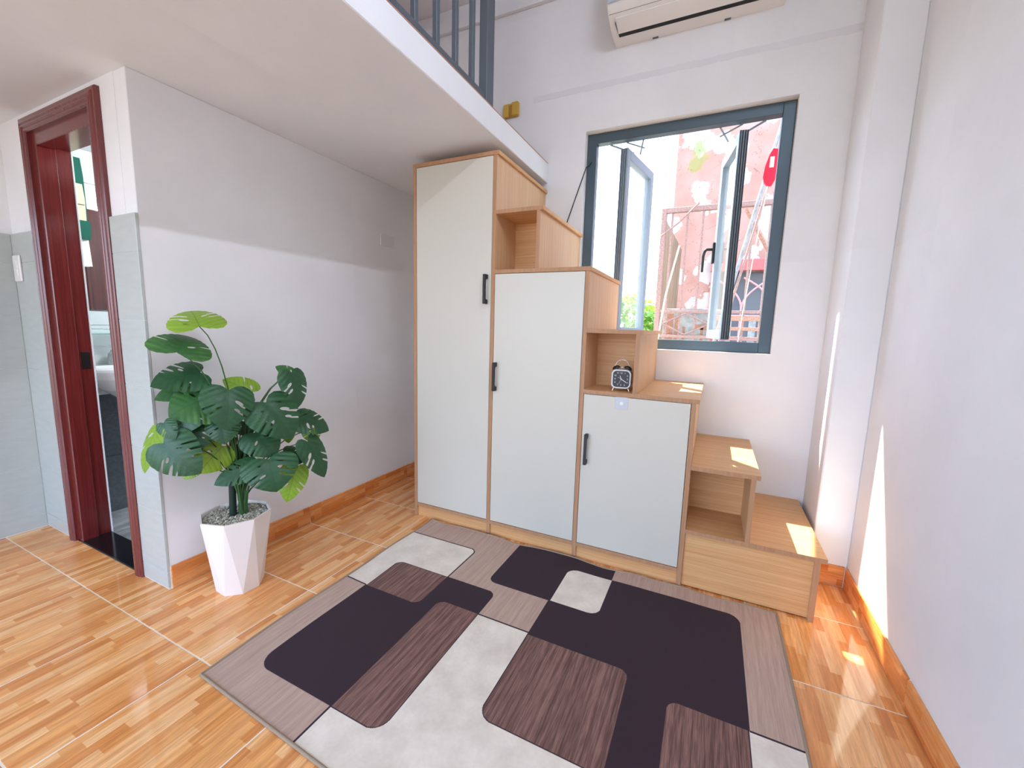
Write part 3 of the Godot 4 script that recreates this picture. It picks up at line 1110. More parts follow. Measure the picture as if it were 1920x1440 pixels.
# ---------- potted plant ----------
func leaf_mesh(kind: int) -> ArrayMesh:
	# outline in leaf units: stalk joint at (0, 0), tip at (0, 1), half width 0.5
	var right := [Vector2(0.05, -0.06), Vector2(0.14, -0.13), Vector2(0.27, -0.15), Vector2(0.39, -0.09), Vector2(0.47, 0.03), Vector2(0.5, 0.18), Vector2(0.485, 0.34), Vector2(0.43, 0.52), Vector2(0.34, 0.68), Vector2(0.22, 0.83), Vector2(0.1, 0.94)]
	var o := PackedVector2Array([Vector2(0, 0.0)])
	for p in right:
		o.append(p)
	o.append(Vector2(0, 1.0))
	for i in range(right.size() - 1, -1, -1):
		o.append(Vector2(-right[i].x, right[i].y))
	var r := RandomNumberGenerator.new()
	r.seed = 300 + kind * 17
	var cuts := []
	var nn: int = [2, 1, 4, 1, 2][kind]
	for s in [-1.0, 1.0]:
		for k in nn:
			# split from the margin towards the midrib, between two side veins
			var v: float = 0.16 + 0.17 * k + r.randf_range(-0.03, 0.03) + (0.1 if nn < 3 else 0.0)
			var deep: float = r.randf_range(0.16, 0.26)
			var w: float = r.randf_range(0.03, 0.05)
			var a := Vector2(s * deep, v + 0.62 * deep)
			var dir := Vector2(s, 0.62).normalized()
			var nrm := Vector2(-dir.y, dir.x)
			cuts.append(PackedVector2Array([a, a + dir * 0.06 + nrm * w * 0.5, a + dir * 0.7 + nrm * w * 1.6, a + dir * 0.7 - nrm * w * 1.2, a + dir * 0.06 - nrm * w * 0.5]))
		for k in ([3, 2, 2, 1, 3][kind] as int):
			var v2: float = 0.02 + 0.19 * k + r.randf_range(-0.02, 0.02)
			var c := Vector2(s * r.randf_range(0.14, 0.2), 0.0)
			c.y = v2 + 0.62 * absf(c.x)
			var dir2 := Vector2(s, 0.75).normalized()
			var n2 := Vector2(-dir2.y, dir2.x)
			var e := PackedVector2Array()
			var la: float = r.randf_range(0.06, 0.105)
			for q in 10:
				var t := TAU * q / 10.0
				e.append(c + dir2 * cos(t) * la + n2 * sin(t) * la * 0.42)
			cuts.append(e)
	var polys := [o]
	for cut in cuts:
		var next := []
		for p in polys:
			for q in Geometry2D.clip_polygons(p, cut):
				if not Geometry2D.is_polygon_clockwise(q):
					next.append(q)
				else:
					next.append(q)
		polys = next
	var outers := []
	var holes := []
	for p in polys:
		if Geometry2D.is_polygon_clockwise(p) == Geometry2D.is_polygon_clockwise(o):
			outers.append(p)
		else:
			holes.append(p)
	var st := new_st()
	var N := 22
	var z := func(p: Vector2) -> float:
		var u := absf(p.x)
		return 0.14 * u - 0.62 * u * u - 0.28 * p.y * p.y + 0.14 * p.y + 0.010 * sin(p.y * 40.0 - u * 26.0) * u * 2.0
	for gy in N + 6:
		for gx in N:
			var x0 := -0.52 + 1.04 * gx / N
			var y0 := -0.18 + 1.2 * gy / (N + 6)
			var x1 := x0 + 1.04 / N
			var y1 := y0 + 1.2 / (N + 6)
			var cell := PackedVector2Array([Vector2(x0, y0), Vector2(x1, y0), Vector2(x1, y1), Vector2(x0, y1)])
			var pieces := []
			for p in outers:
				pieces.append_array(Geometry2D.intersect_polygons(cell, p))
			for h in holes:
				var nx := []
				for p in pieces:
					nx.append_array(Geometry2D.clip_polygons(p, h))
				pieces = nx
			for p in pieces:
				var tr := Geometry2D.triangulate_polygon(p)
				for i in range(0, tr.size(), 3):
					var t3 := []
					for k in 3:
						t3.append(p[tr[i + k]])
					if (t3[1] - t3[0]).cross(t3[2] - t3[0]) > 0:
						t3.reverse()
					for q in t3:
						var hq: float = z.call(q)
						var e := 0.004
						var nx2: float = (z.call(q + Vector2(e, 0)) - z.call(q - Vector2(e, 0))) / (2 * e)
						var ny2: float = (z.call(q + Vector2(0, e)) - z.call(q - Vector2(0, e))) / (2 * e)
						st.set_normal(V(-nx2, -ny2, 1).normalized())
						st.set_uv(Vector2((q.x + 0.65) / 1.3, (q.y + 0.3) / 1.4))
						st.add_vertex(V(q.x, q.y, hq))
	return st.commit()

func build_plant() -> void:
	var base := V(-0.22, 0, 0.848)
	var p := thing("potted_monstera", "artificial monstera with glossy green split leaves in a white faceted pot", "plant", base)
	# faceted pot: eight-sided rim over a turned eight-sided foot
	var st := new_st()
	var top := []
	var inner := []
	var low := []
	var floor_ring := []
	for k in 8:
		var a := deg_to_rad(48.5 + 45.0 * k)
		var b := deg_to_rad(71.0 + 45.0 * k)
		top.append(V(cos(a) * 0.128, 0.314, sin(a) * 0.128))
		inner.append(V(cos(a) * 0.121, 0.314, sin(a) * 0.121))
		floor_ring.append(V(cos(a) * 0.117, 0.285, sin(a) * 0.117))
		low.append(V(cos(b) * 0.083, 0.0, sin(b) * 0.083))
	for k in 8:
		var j := (k + 1) % 8
		face3(st, top[k], low[k], low[(k + 7) % 8], V(0, 0.15, 0))
		face3(st, top[k], top[j], low[k], V(0, 0.15, 0))
		poly(st, [top[k], top[j], inner[j], inner[k]], V(0, 1, 0))
		poly(st, [inner[k], inner[j], floor_ring[j], floor_ring[k]], -V(inner[k].x + inner[j].x, 0, inner[k].z + inner[j].z).normalized())
	var lr := low.duplicate()
	poly(st, lr, V(0, -1, 0))
	var po := obj("pot", st, M.pot, p)
	po.set_meta("label", "white faceted plastic pot")
	st = new_st()
	var soil := []
	for k in 8:
		soil.append(floor_ring[k] + V(0, 0.012, 0))
	poly(st, soil, V(0, 1, 0))
	obj("mulch_bed", st, M.gravel, p)
	var mm := MultiMesh.new()
	mm.transform_format = MultiMesh.TRANSFORM_3D
	mm.use_colors = true
	var sp := SphereMesh.new()
	sp.radius = 1.0
	sp.height = 2.0
	sp.radial_segments = 6
	sp.rings = 3
	mm.mesh = sp
	var r := RandomNumberGenerator.new()
	r.seed = 12
	mm.instance_count = 1100
	for i in 1100:
		var a := r.randf() * TAU
		var d := sqrt(r.randf()) * 0.108
		var s := r.randf_range(0.0022, 0.0048)
		var bs := Basis.from_euler(V(r.randf() * TAU, r.randf() * TAU, r.randf() * TAU)) * Basis.from_scale(V(s * 1.5, s * 0.7, s))
		mm.set_instance_transform(i, Transform3D(bs, V(cos(a) * d, 0.299 + r.randf() * 0.004, sin(a) * d)))
		var g := r.randf_range(0.2, 0.8)
		mm.set_instance_color(i, Color(g, g * 0.93, g * 0.74))
	var mi := MultiMeshInstance3D.new()
	mi.multimesh = mm
	var gm := mat(Color.WHITE, 0.9)
	gm.vertex_color_use_as_albedo = true
	mi.material_override = gm
	mi.name = "gravel"
	tag(mi, "pale grey-green gravel mulch", "", "", "stuff")
	p.add_child(mi)
	tube_part("support_pole", [V(-0.005, 0.296, 0.009), V(-0.004, 0.45, 0.004), V(0.003, 0.62, -0.006)], 0.0125, M.pole, p, 14)
	var crown := V(0.012, 0.30, -0.02)
	var kinds := []
	for k in 5:
		kinds.append(leaf_mesh(k))
	var leaves := [
		[V(-0.011,1.054,0.078),V(-0.119,1.122,0.047),0.183,V(0.693,0.600,0.399),1,0,0.10],
		[V(-0.035,0.961,0.142),V(-0.099,1.029,0.072),0.196,V(0.575,0.600,0.504),2,1,0.20],
		[V(-0.059,0.880,0.062),V(-0.093,0.854,0.201),0.158,V(0.643,0.600,0.486),0,2,0.30],
		[V(-0.089,0.831,0.054),V(-0.126,0.792,0.179),0.097,V(0.693,0.500,0.399),2,3,0.30],
		[V(0.088,0.823,0.048),V(0.133,0.699,0.089),0.175,V(0.737,0.500,0.424),0,0,0.35],
		[V(-0.011,0.786,0.060),V(-0.035,0.751,0.182),0.215,V(0.370,0.700,0.559),2,1,0.30],
		[V(-0.029,0.645,0.210),V(0.069,0.540,0.161),0.166,V(0.680,0.350,0.622),0,2,0.30],
		[V(-0.111,0.675,0.193),V(-0.110,0.540,0.250),0.126,V(0.128,0.300,0.881),1,3,0.30],
		[V(0.002,0.595,0.036),V(-0.010,0.512,0.117),0.137,V(0.730,0.250,0.536),1,1,0.20],
		[V(-0.094,0.517,0.083),V(-0.104,0.471,0.121),0.068,V(0.780,0.200,0.449),1,3,0.20],
		[V(0.129,0.765,-0.064),V(0.214,0.634,-0.111),0.203,V(0.787,0.500,0.337),0,0,0.35],
		[V(0.127,0.869,-0.180),V(0.164,0.737,-0.185),0.125,V(0.905,0.300,0.232),0,4,0.30],
		[V(0.111,0.867,-0.193),V(0.067,0.898,-0.157),0.062,V(0.607,0.600,0.349),2,3,0.20],
		[V(-0.010,0.789,-0.102),V(-0.074,0.846,-0.031),0.106,V(0.607,0.550,0.349),1,3,0.30],
		[V(0.121,0.676,-0.211),V(0.195,0.622,-0.299),0.137,V(0.657,0.600,0.263),0,4,0.30],
		[V(0.121,0.613,-0.270),V(0.131,0.557,-0.267),0.085,V(0.780,0.200,0.449),1,3,0.20],
		[V(0.168,0.578,-0.211),V(0.224,0.427,-0.249),0.123,V(0.880,0.300,0.276),0,4,0.30],
		[V(0.144,0.541,-0.050),V(0.205,0.435,-0.035),0.206,V(0.718,0.550,0.356),0,0,0.35],
		[V(0.118,0.533,-0.145),V(0.158,0.509,-0.215),0.105,V(0.657,0.600,0.263),0,3,0.30],
		[V(0.126,0.465,-0.179),V(0.133,0.337,-0.130),0.116,V(0.873,0.200,0.387),1,4,0.20],
		[V(0.102,0.518,-0.017),V(0.058,0.477,0.100),0.098,V(0.643,0.500,0.486),0,2,0.30],
		[V(0.083,0.643,-0.043),V(0.150,0.556,-0.080),0.152,V(0.693,0.500,0.399),0,1,0.35],
		[V(0.049,0.703,0.056),V(0.075,0.627,0.070),0.116,V(0.780,0.400,0.449),0,1,0.30],
		[V(-0.015,0.690,0.107),V(0.015,0.610,0.134),0.138,V(0.687,0.450,0.511),0,0,0.30],
		[V(-0.011,0.757,0.120),V(0.013,0.687,0.157),0.119,V(0.619,0.500,0.529),0,1,0.35],
		[V(0.009,0.573,-0.055),V(0.011,0.502,-0.019),0.081,V(0.780,0.300,0.449),0,3,0.30],
		[V(-0.035,0.715,0.201),V(0.004,0.663,0.193),0.066,V(0.544,0.500,0.659),0,4,0.30],
		[V(0.091,0.642,-0.178),V(0.100,0.573,-0.174),0.067,V(0.780,0.300,0.449),1,3,0.20],
		[V(-0.003,0.675,-0.056),V(0.018,0.620,-0.052),0.101,V(0.693,0.400,0.399),0,1,0.30]
	]
	var rr := RandomNumberGenerator.new()
	rr.seed = 5
	for i in leaves.size():
		var L: Array = leaves[i]
		var a: Vector3 = L[0]
		var t: Vector3 = L[1]
		var w: float = L[2]
		var y := t - a
		var n: Vector3 = L[3]
		n = (n - y * (n.dot(y) / y.length_squared())).normalized()
		var x := y.cross(n).normalized()
		var lf := inst("leaf", kinds[L[5]], M.leaf[L[4]], p)
		n = n.rotated(y.normalized(), rr.randf_range(-0.28, 0.28))
		x = y.cross(n).normalized()
		# the blade is drawn out a little because the curl shortens it
		lf.transform = Transform3D(Basis(x * w, y * 1.04, n * (w * (0.6 + L[6]))), a)
		# stalk from the crown up to the joint of the blade
		var from: Vector3 = crown + V(rr.randf_range(-0.012, 0.014), 0, rr.randf_range(-0.014, 0.012))
		var mid: Vector3 = V(from.x + (a.x - from.x) * 0.12, from.y + (a.y - from.y) * 0.85 + 0.02, from.z + (a.z - from.z) * 0.12)
		var pts := []
		for k in 9:
			var s := k / 8.0
			pts.append(from * (1 - s) * (1 - s) + mid * 2 * s * (1 - s) + a * s * s)
		tube_part("stalk", pts, [0.0042, 0.0038, 0.0034, 0.003, 0.0027, 0.0025, 0.0023, 0.0021, 0.002], M.stem, p, 6)

# ---------- alarm clock ----------
func rounded(w: float, h: float, r: float, n := 6) -> Array:
	var out := []
	for c in [[1, 1, 0.0], [-1, 1, 0.25], [-1, -1, 0.5], [1, -1, 0.75]]:
		for k in n + 1:
			var a: float = (c[2] + 0.25 * k / n) * TAU
			out.append(Vector2(c[0] * (w / 2 - r) + cos(a) * r, c[1] * (h / 2 - r) + sin(a) * r))
	return out

func build_clock() -> void:
	var c := thing("alarm_clock", "small black twin-bell alarm clock with a white rounded-square rim in the niche", "clock", V(1.103, 0.8136, -0.065))
	c.rotation.y = 0.10
	var w := 0.086
	var cy := 0.054
	var st := new_st()
	var shift := func(a: Array) -> Array:
		var o := []
		for p in a:
			o.append(p + Vector2(0, cy))
		return o
	extrude(st, shift.call(rounded(w, w, 0.022)), 2, -0.022, 0.018, true)
	obj("body", st, M.clock_black, c)
	# rim ring
	st = new_st()
	var outer: Array = shift.call(rounded(w, w, 0.022))
	var inn: Array = shift.call(rounded(w - 0.014, w - 0.014, 0.016))
	for i in outer.size():
		var j := (i + 1) % outer.size()
		var a := V(outer[i].x, outer[i].y, 0.018)
		var b := V(outer[j].x, outer[j].y, 0.018)
		var d := V(inn[i].x, inn[i].y, 0.022)
		var e := V(inn[j].x, inn[j].y, 0.022)
		var mo := a.lerp(d, 0.4) + V(0, 0, 0.005)
		var mj := b.lerp(e, 0.4) + V(0, 0, 0.005)
		poly(st, [a, b, mj, mo], ((b - a).cross(mo - a)).normalized() * (1.0 if ((b - a).cross(mo - a)).z > 0 else -1.0))
		poly(st, [mo, mj, e, d], V(0, 0, 1))
		poly(st, [d, e, e - V(0, 0, 0.004), d - V(0, 0, 0.004)], V(-d.x, cy - d.y, 0).normalized())
	obj("rim", st, M.clock_white, c)
	st = new_st()
	extrude(st, shift.call(rounded(w - 0.013, w - 0.013, 0.016)), 2, 0.0175, 0.0185)
	var dial := obj("dial", st, M.clock_dial, c)
	var font := SystemFont.new()
	font.font_names = PackedStringArray(["Droid Sans"])
	for k in 12:
		var num := k + 1
		var tm := TextMesh.new()
		tm.text = str(num)
		tm.font = font
		tm.font_size = 64
		tm.pixel_size = 0.00015
		tm.depth = 0.0008
		var ang := TAU * num / 12.0
		var q := Vector2(sin(ang), cos(ang))
		q = q / maxf(absf(q.x), absf(q.y)) * 0.0265
		if num % 3 != 0:
			q *= 0.985
		var d := inst("numeral", tm, M.clock_white, dial)
		d.position = V(q.x, q.y + cy, 0.019)
	for e in [[-22.0, 0.016, 0.0026], [122.0, 0.026, 0.0026], [203.0, 0.024, 0.0009], [298.0, 0.016, 0.0009]]:
		var hs := new_st()
		var an := deg_to_rad(e[0])
		var dr := V(sin(an), cos(an), 0)
		var sd: Vector3 = V(dr.y, -dr.x, 0) * e[2] * 0.5
		var o := V(0, cy, 0.0198)
		poly(hs, [o - dr * 0.004 - sd, o - dr * 0.004 + sd, o + dr * e[1] + sd * 0.7, o + dr * e[1] - sd * 0.7], V(0, 0, 1))
		poly(hs, [o - dr * 0.004 - sd - V(0, 0, 0.0006), o - dr * 0.004 + sd - V(0, 0, 0.0006), o + dr * e[1] + sd - V(0, 0, 0.0006), o + dr * e[1] - sd - V(0, 0, 0.0006)], V(0, 0, -1))
		obj("hand", hs, M.clock_white, dial)
	for s in [-1.0, 1.0]:
		st = new_st()
		var bells := [Vector2(0.0, 0.014), Vector2(0.008, 0.013), Vector2(0.015, 0.009), Vector2(0.0185, 0.002), Vector2(0.0185, 0.0), Vector2(0.0, 0.0)]
		lathe(st, bells, Vector3.ZERO, 18)
		var bell := obj("bell", st, M.clock_black, c)
		bell.position = V(s * 0.024, 0.098, 0)
		bell.rotation.z = -s * 0.38
		tube_part("foot", [V(s * 0.03, 0.016, 0.012), V(s * 0.036, 0.0, 0.014)], 0.0028, M.chrome, c, 6)
		tube_part("foot", [V(s * 0.03, 0.016, -0.014), V(s * 0.036, 0.0, -0.016)], 0.0028, M.chrome, c, 6)
	var arc := []
	for k in 13:
		var a := PI * k / 12.0
		arc.append(V(cos(a) * 0.028, 0.112 + sin(a) * 0.026, 0))
	arc.push_front(V(0.034, 0.114, 0))
	arc.push_back(V(-0.034, 0.114, 0))
	tube_part("carry_handle", arc, 0.0014, M.chrome, c, 6)
	tube_part("hammer", [V(0, 0.096, 0), V(0, 0.106, 0), V(0.003, 0.107, 0)], 0.002, M.chrome, c, 6)

# ---------- air conditioner ----------
func build_air_conditioner() -> void:
	var a := thing("air_conditioner", "white split air conditioner mounted above the window", "air conditioner", V(0.857, 2.572, ZB))
	var L := 0.765
	var prof := [Vector2(0.0, 0.0), Vector2(0.06, 0.006), Vector2(0.13, 0.018), Vector2(0.19, 0.036), Vector2(0.215, 0.056), Vector2(0.228, 0.085), Vector2(0.232, 0.13), Vector2(0.226, 0.24), Vector2(0.2, 0.275), Vector2(0.0, 0.28)]
	var st := new_st()
	extrude(st, prof, 0, 0.004, L - 0.004, true)
	obj("body", st, M.plastic_white, a)
	# end caps
	for x in [[0.0, 0.005], [L - 0.005, L]]:
		st = new_st()
		var pr := []
		for q in prof:
			pr.append(Vector2(q.x * 0.99 + 0.0, 0.14 + (q.y - 0.14) * 0.99))
		extrude(st, pr, 0, x[0], x[1], true)
		obj("end_cap", st, M.plastic_white, a)
	# air outlet: dark slot behind a long flap
	st = new_st()
	extrude(st, [Vector2(0.074, 0.011), Vector2(0.099, 0.014), Vector2(0.099, 0.0055), Vector2(0.074, 0.0025)], 0, 0.034, L - 0.034)
	var slot := obj("outlet_slot", st, M.rubber, a)
	slot.set_meta("label", "dark air outlet slot")
	st = new_st()
	extrude(st, [Vector2(0.097, 0.0050), Vector2(0.16, 0.0195), Vector2(0.178, 0.0265), Vector2(0.178, 0.0320), Vector2(0.16, 0.0250), Vector2(0.097, 0.0125)], 0, 0.034, L - 0.034, true)
	obj("flap", st, M.plastic_white, a)
	box_part("flap_joint", V(0.0315, 0.008, 0.10), V(0.0335, 0.020, 0.17), M.steel_grey, a, 0)
	box_part("panel_joint", V(0.006, 0.0392, 0.1935), V(L - 0.006, 0.0408, 0.1955), M.steel_grey, a, 0)
	box_part("energy_label", V(0.004, 0.07, 0.224), V(0.10, 0.17, 0.2335), M.blue_label, a, 0.0005)
	for x in [0.19, 0.52]:
		tube_part("clip_notch", [V(x, 0.002, 0.005), V(x + 0.028, 0.002, 0.005)], 0.006, M.steel_grey, a, 8)

# ---------- small things on the walls ----------
func build_wall_bits() -> void:
	var o := thing("taped_outlet", "outlet covered in yellow masking tape beside the loft railing", "outlet", V(0.247, 2.372, ZB))
	box_part("plate", V(-0.05, -0.038, 0), V(0.05, 0.038, 0.016), M.yellow, o, 0.004)
	box_part("tape_flap", V(-0.05, -0.04, 0.014), V(-0.014, 0.03, 0.022), M.yellow, o, 0.003)
	box_part("tape_flap", V(0.008, -0.034, 0.014), V(0.049, 0.04, 0.022), M.yellow, o, 0.003)
	box_part("tape_seam", V(-0.014, -0.036, 0.014), V(0.008, 0.026, 0.018), M.yellow_dark, o, 0.001)
	var sw := thing("light_switch", "white two-gang light switch on the pale wall tiles", "switch", V(-1.505, 1.29, ZD + 0.010))
	box_part("plate", V(-0.037, -0.06, 0), V(0.037, 0.06, 0.009), M.plastic_white, sw, 0.003)
	box_part("rocker", V(-0.012, -0.002, 0.008), V(0.012, 0.034, 0.012), M.plastic_white, sw, 0.001)
	box_part("rocker", V(-0.012, -0.036, 0.008), V(0.012, -0.004, 0.012), M.plastic_white, sw, 0.001)
	var bp := thing("blank_wall_plate", "blank white cover plate low on the partition wall by the cabinet", "wall plate", V(XL, 1.592, -0.28))
	box_part("plate", V(0, -0.035, -0.06), V(0.004, 0.035, 0.06), M.patch, bp, 0.001)
	bp.set_meta("label", "painted-over blank cover plate on the white wall beside the tall cabinet")
	var cb := tube_part("power_cable", [V(0.742, 2.03, -0.668), V(0.735, 2.01, -0.655), V(0.728, 1.99, -0.618), V(0.69, 1.88, -0.6165), V(0.628, 1.70, -0.6165), V(0.60, 1.63, -0.6165)], 0.0028, M.cable, self, 6)
	tag(cb, "thin black cable running from the window frame behind the stair cabinet", "cable")
	# filled-in chase across the window wall
	var st := new_st()
	var up := []
	var dn := []
	var n := fnl(66, 0.9)
	for i in 61:
		var x := 0.386 + (1.926 - 0.386) * i / 60.0
		up.append(Vector2(x, 2.422 + 0.006 * n.get_noise_1d(i * 3.0)))
		dn.append(Vector2(x, 2.392 + 0.008 * n.get_noise_1d(i * 3.0 + 400.0)))
	dn.reverse()
	extrude(st, up + dn, 2, ZB, ZB + 0.0012)
	struct("trim_4", st, M.patch, "strip of unpainted filler across the wall above the window")

# ---------- lamps the room has, plus one added over the loft (outside the frame) ----------
func tube_lamp(called: String, label: String, at: Vector3, face: Vector3, length: float, energy: float, glow: float, c: Color) -> void:
	var l := thing(called, label, "lamp", at)
	var z := V(0, 0, 1)
	var up := V(0, 1, 0)
	var b := Basis(z.cross(face) if false else z, up, face)
	var st := new_st()
	cbox(st, V(-0.02 if face.x > 0 else 0.0, -0.02, -length / 2 - 0.02), V(0.0 if face.x > 0 else 0.02, 0.02, length / 2 + 0.02), 0.003)
	obj("housing", st, M.plastic_white, l)
	st = new_st()
	tube(st, [V(face.x * 0.014, 0, -length / 2), V(face.x * 0.014, 0, length / 2)], 0.013, 12)
	var em := mat(Color.WHITE, 0.4)
	em.emission_enabled = true
	em.emission = c
	em.emission_energy_multiplier = glow
	obj("light_tube", st, em, l)
	var a := AreaLight3D.new()
	a.name = "lamp_light"
	a.area_size = Vector2(length, 0.03)
	a.light_energy = energy
	a.light_color = c
	a.area_range = 8.0
	a.shadow_enabled = true
	l.add_child(a)
	# area lights shine along their -z
	a.look_at_from_position(at + face * 0.032, at + face * 0.032 + face, V(0, 1, 0))

func build_lamps() -> void:
	tube_lamp("wall_tube_lamp", "white tube lamp high on the right wall", V(XR - 0.001, 2.80, 1.6), V(-1, 0, 0), 1.2, 1.5, 3.0, col(226, 238, 255))
	var cl := thing("added_loft_light", "added unseen round light that brightens the space above the mezzanine", "lamp", V(-0.5, YC, 0.7))  # unseen lamp, added to brighten the loft interior
	var st := new_st()
	lathe(st, [Vector2(0.0, -0.05), Vector2(0.16, -0.05), Vector2(0.18, -0.035), Vector2(0.18, 0.0)], Vector3.ZERO, 28)
	var em := mat(Color.WHITE, 0.4)
	em.emission_enabled = true
	em.emission = col(240, 246, 255)
	em.emission_energy_multiplier = 2.0
	obj("added_glow", st, em, cl)
	var a := AreaLight3D.new()
	a.name = "lamp_light"
	a.area_size = Vector2(0.3, 0.3)
	a.light_energy = 0.3
	a.light_color = col(240, 246, 255)
	a.area_range = 8.0
	a.shadow_enabled = true
	cl.add_child(a)
	a.look_at_from_position(V(-0.5, YC - 0.054, 0.7), V(-0.5, 0, 0.7), V(1, 0, 0))
	tube_lamp("bathroom_tube_lamp", "small white tube lamp on the bathroom partition", V(XL - 0.081, 1.83, 0.05), V(-1, 0, 0), 0.5, 1.3, 3.0, col(240, 250, 255))

# ---------- outdoors ----------
func build_outside() -> void:
	var st := new_st()
	cbox(st, V(-1.5, 0.50, -2.7), V(4.2, 0.60, ZB - 0.101), 0)
	struct("ground_terrace", st, M.concrete, "concrete terrace outside the window")
	st = new_st()
	cbox(st, V(0.3, 2.576, -1.05), V(2.1, 2.66, ZB - 0.1), 0.004)
	struct("roof_canopy", st, M.concrete, "concrete rain canopy over the window outside")
	st = new_st()
	cbox(st, V(-1.5, -0.1, ZF + 0.101), V(2.2, -0.02, ZF + 1.2), 0)
	struct("floor_balcony", st, M.concrete, "balcony floor outside the unseen front doorway")
	# neighbour's pink plastered wall with a window
	st = new_st()
	var wx0 := 1.01
	var wx1 := 4.0
	var wy1 := 4.2
	var zw := -2.6
	var ox0 := 1.44
	var ox1 := 2.3
	var oy0 := 0.85
	var oy1 := 1.64
	cbox(st, V(wx0, 0.6, zw - 0.2), V(ox0, wy1, zw), 0)
	cbox(st, V(ox1, 0.6, zw - 0.2), V(wx1, wy1, zw), 0)
	cbox(st, V(ox0, 0.6, zw - 0.2), V(ox1, oy0, zw), 0)
	cbox(st, V(ox0, oy1, zw - 0.2), V(ox1, wy1, zw), 0)
	var nm := inst("wall_neighbour", with_uv(st, Vector4(1.0 / 3.6, 0, 0, -wx0 / 3.6), Vector4(0, -1.0 / 3.6, 0, 4.2 / 3.6)), M.pink)
	tag(nm, "weathered pink plaster wall of the house next door", "", "", "structure")
	var nw := skirting("window_2", "neighbour's red-framed window with a curved iron grille")
	box_part("pane", V(ox0, oy0, zw - 0.12), V(ox1, oy1, zw - 0.10), M.window_grey, nw, 0)
	st = new_st()
	cbox(st, V(ox0 - 0.06, oy1, zw), V(ox1 + 0.06, oy1 + 0.10, zw + 0.05), 0.004)
	cbox(st, V(ox0 - 0.05, oy0, zw), V(ox0 + 0.01, oy1, zw + 0.03), 0.004)
	obj("frame", st, M.red_paint, nw)
	st = new_st()
	for x in [1.66, 1.90, 2.14]:
		tube(st, [V(x, oy0, zw + 0.02), V(x, 1.36, zw + 0.02)], 0.009, 6)
		for s in [-1.0, 1.0]:
			var arc := []
			for k in 9:
				var t := k / 8.0
				arc.append(V(x + s * 0.24 * t * t, 1.30 + 0.30 * t - 0.02 * t * t, zw + 0.02))
			tube(st, arc, 0.009, 6)
	for y in [1.02, 1.24]:
		tube(st, [V(ox0, y, zw + 0.03), V(ox1, y, zw + 0.03)], 0.008, 6)
	obj("grille", st, M.pink_iron, nw)
	st = new_st()
	cbox(st, V(1.50, oy0 + 0.02, zw - 0.098), V(1.60, 1.22, zw - 0.09), 0.002)
	cbox(st, V(1.74, oy0 + 0.02, zw - 0.098), V(1.80, 1.22, zw - 0.09), 0.002)
	obj("curtain", st, M.galv, nw)
	# terrace railing
	var zr := -1.7
	var r := thing("terrace_railing", "rusty brown steel terrace railing with a diamond panel outside the window", "railing", V(1.04, 0.6, zr))
	var q := func(x: float, y: float, z := 0.0) -> Vector3:
		return V(x - 1.04, y - 0.6, z)
	box_part("post", q.call(1.022, 0.6, -0.018), q.call(1.058, 2.008, 0.018), M.rust, r, 0.002)
	box_part("top_rail", q.call(1.058, 1.972, -0.018), q.call(2.3, 2.008, 0.018), M.rust, r, 0.002)
	for x in [1.10, 1.208, 1.316, 1.424, 1.532, 1.64, 1.748, 1.856, 1.964, 2.07, 2.18, 2.29]:
		box_part("bar", q.call(x - 0.007, 0.9, -0.007), q.call(x + 0.007, 1.972, 0.007), M.rust, r, 0.001)
	for y in [1.045, 1.235]:
		box_part("rail", q.call(1.058, y - 0.011, -0.012), q.call(2.3, y + 0.011, 0.012), M.rust, r, 0.001)
	box_part("rail", q.call(1.45, 1.17, 0.014), q.call(2.3, 1.205, 0.03), M.rust_orange, r, 0.001)
	box_part("rail", q.call(1.45, 1.10, 0.014), q.call(2.3, 1.125, 0.03), M.rust_orange, r, 0.001)
	for e in [[1.085, 1.14, 1.25, 1.222], [1.25, 1.222, 1.415, 1.14], [1.415, 1.14, 1.25, 1.06], [1.25, 1.06, 1.085, 1.14]]:
		tube_part("diamond_bar", [q.call(e[0], e[1], 0.012), q.call(e[2], e[3], 0.012)], 0.007, M.rust, r, 6)
	var sh := thing("sheet_metal", "dented galvanised metal sheet behind the railing panel", "metal sheet", V(1.25, 0.6, zr - 0.05))
	st = new_st()
	cbox(st, V(-0.17, 0, -0.004), V(0.18, 0.66, 0.0), 0.001)
	obj("sheet", st, M.galv, sh)
	st = new_st()
	for e in [[-0.14, 0.40, 0.05, 0.22], [-0.08, 0.3, 0.03, 0.3], [0.06, 0.5, 0.1, 0.04], [-0.02, 0.36, 0.02, 0.16], [0.11, 0.38, 0.02, 0.14]]:
		cbox(st, V(e[0], e[1], 0), V(e[0] + e[2], e[1] + e[3], 0.0012), 0)
	obj("rust_streak", st, M.rust_orange, sh)
	st = new_st()
	extrude(st, [Vector2(1.03, 0.6), Vector2(1.155, 0.6), Vector2(1.165, 1.74), Vector2(1.03, 1.98)], 2, -1.93, -1.90)
	var pb := obj("weathered_board", st, M.old_wood, self)
	tag(pb, "weathered grey board standing behind the rusty railing", "board")
	var stick := tube_part("bamboo_stick", [V(1.17, 1.72, -1.64), V(1.10, 1.35, -1.62), V(1.03, 0.62, -1.6)], 0.007, M.rope, self, 6)
	tag(stick, "pale thin stick leaning on the rusty railing", "stick")
	var bar := tube_part("loose_rod", [V(1.03, 1.80, -1.66), V(1.15, 1.89, -1.66), V(1.28, 2.02, -1.66)], 0.006, M.rust, self, 6)
	tag(bar, "thin rusty rod lashed diagonally to the railing top", "rod")
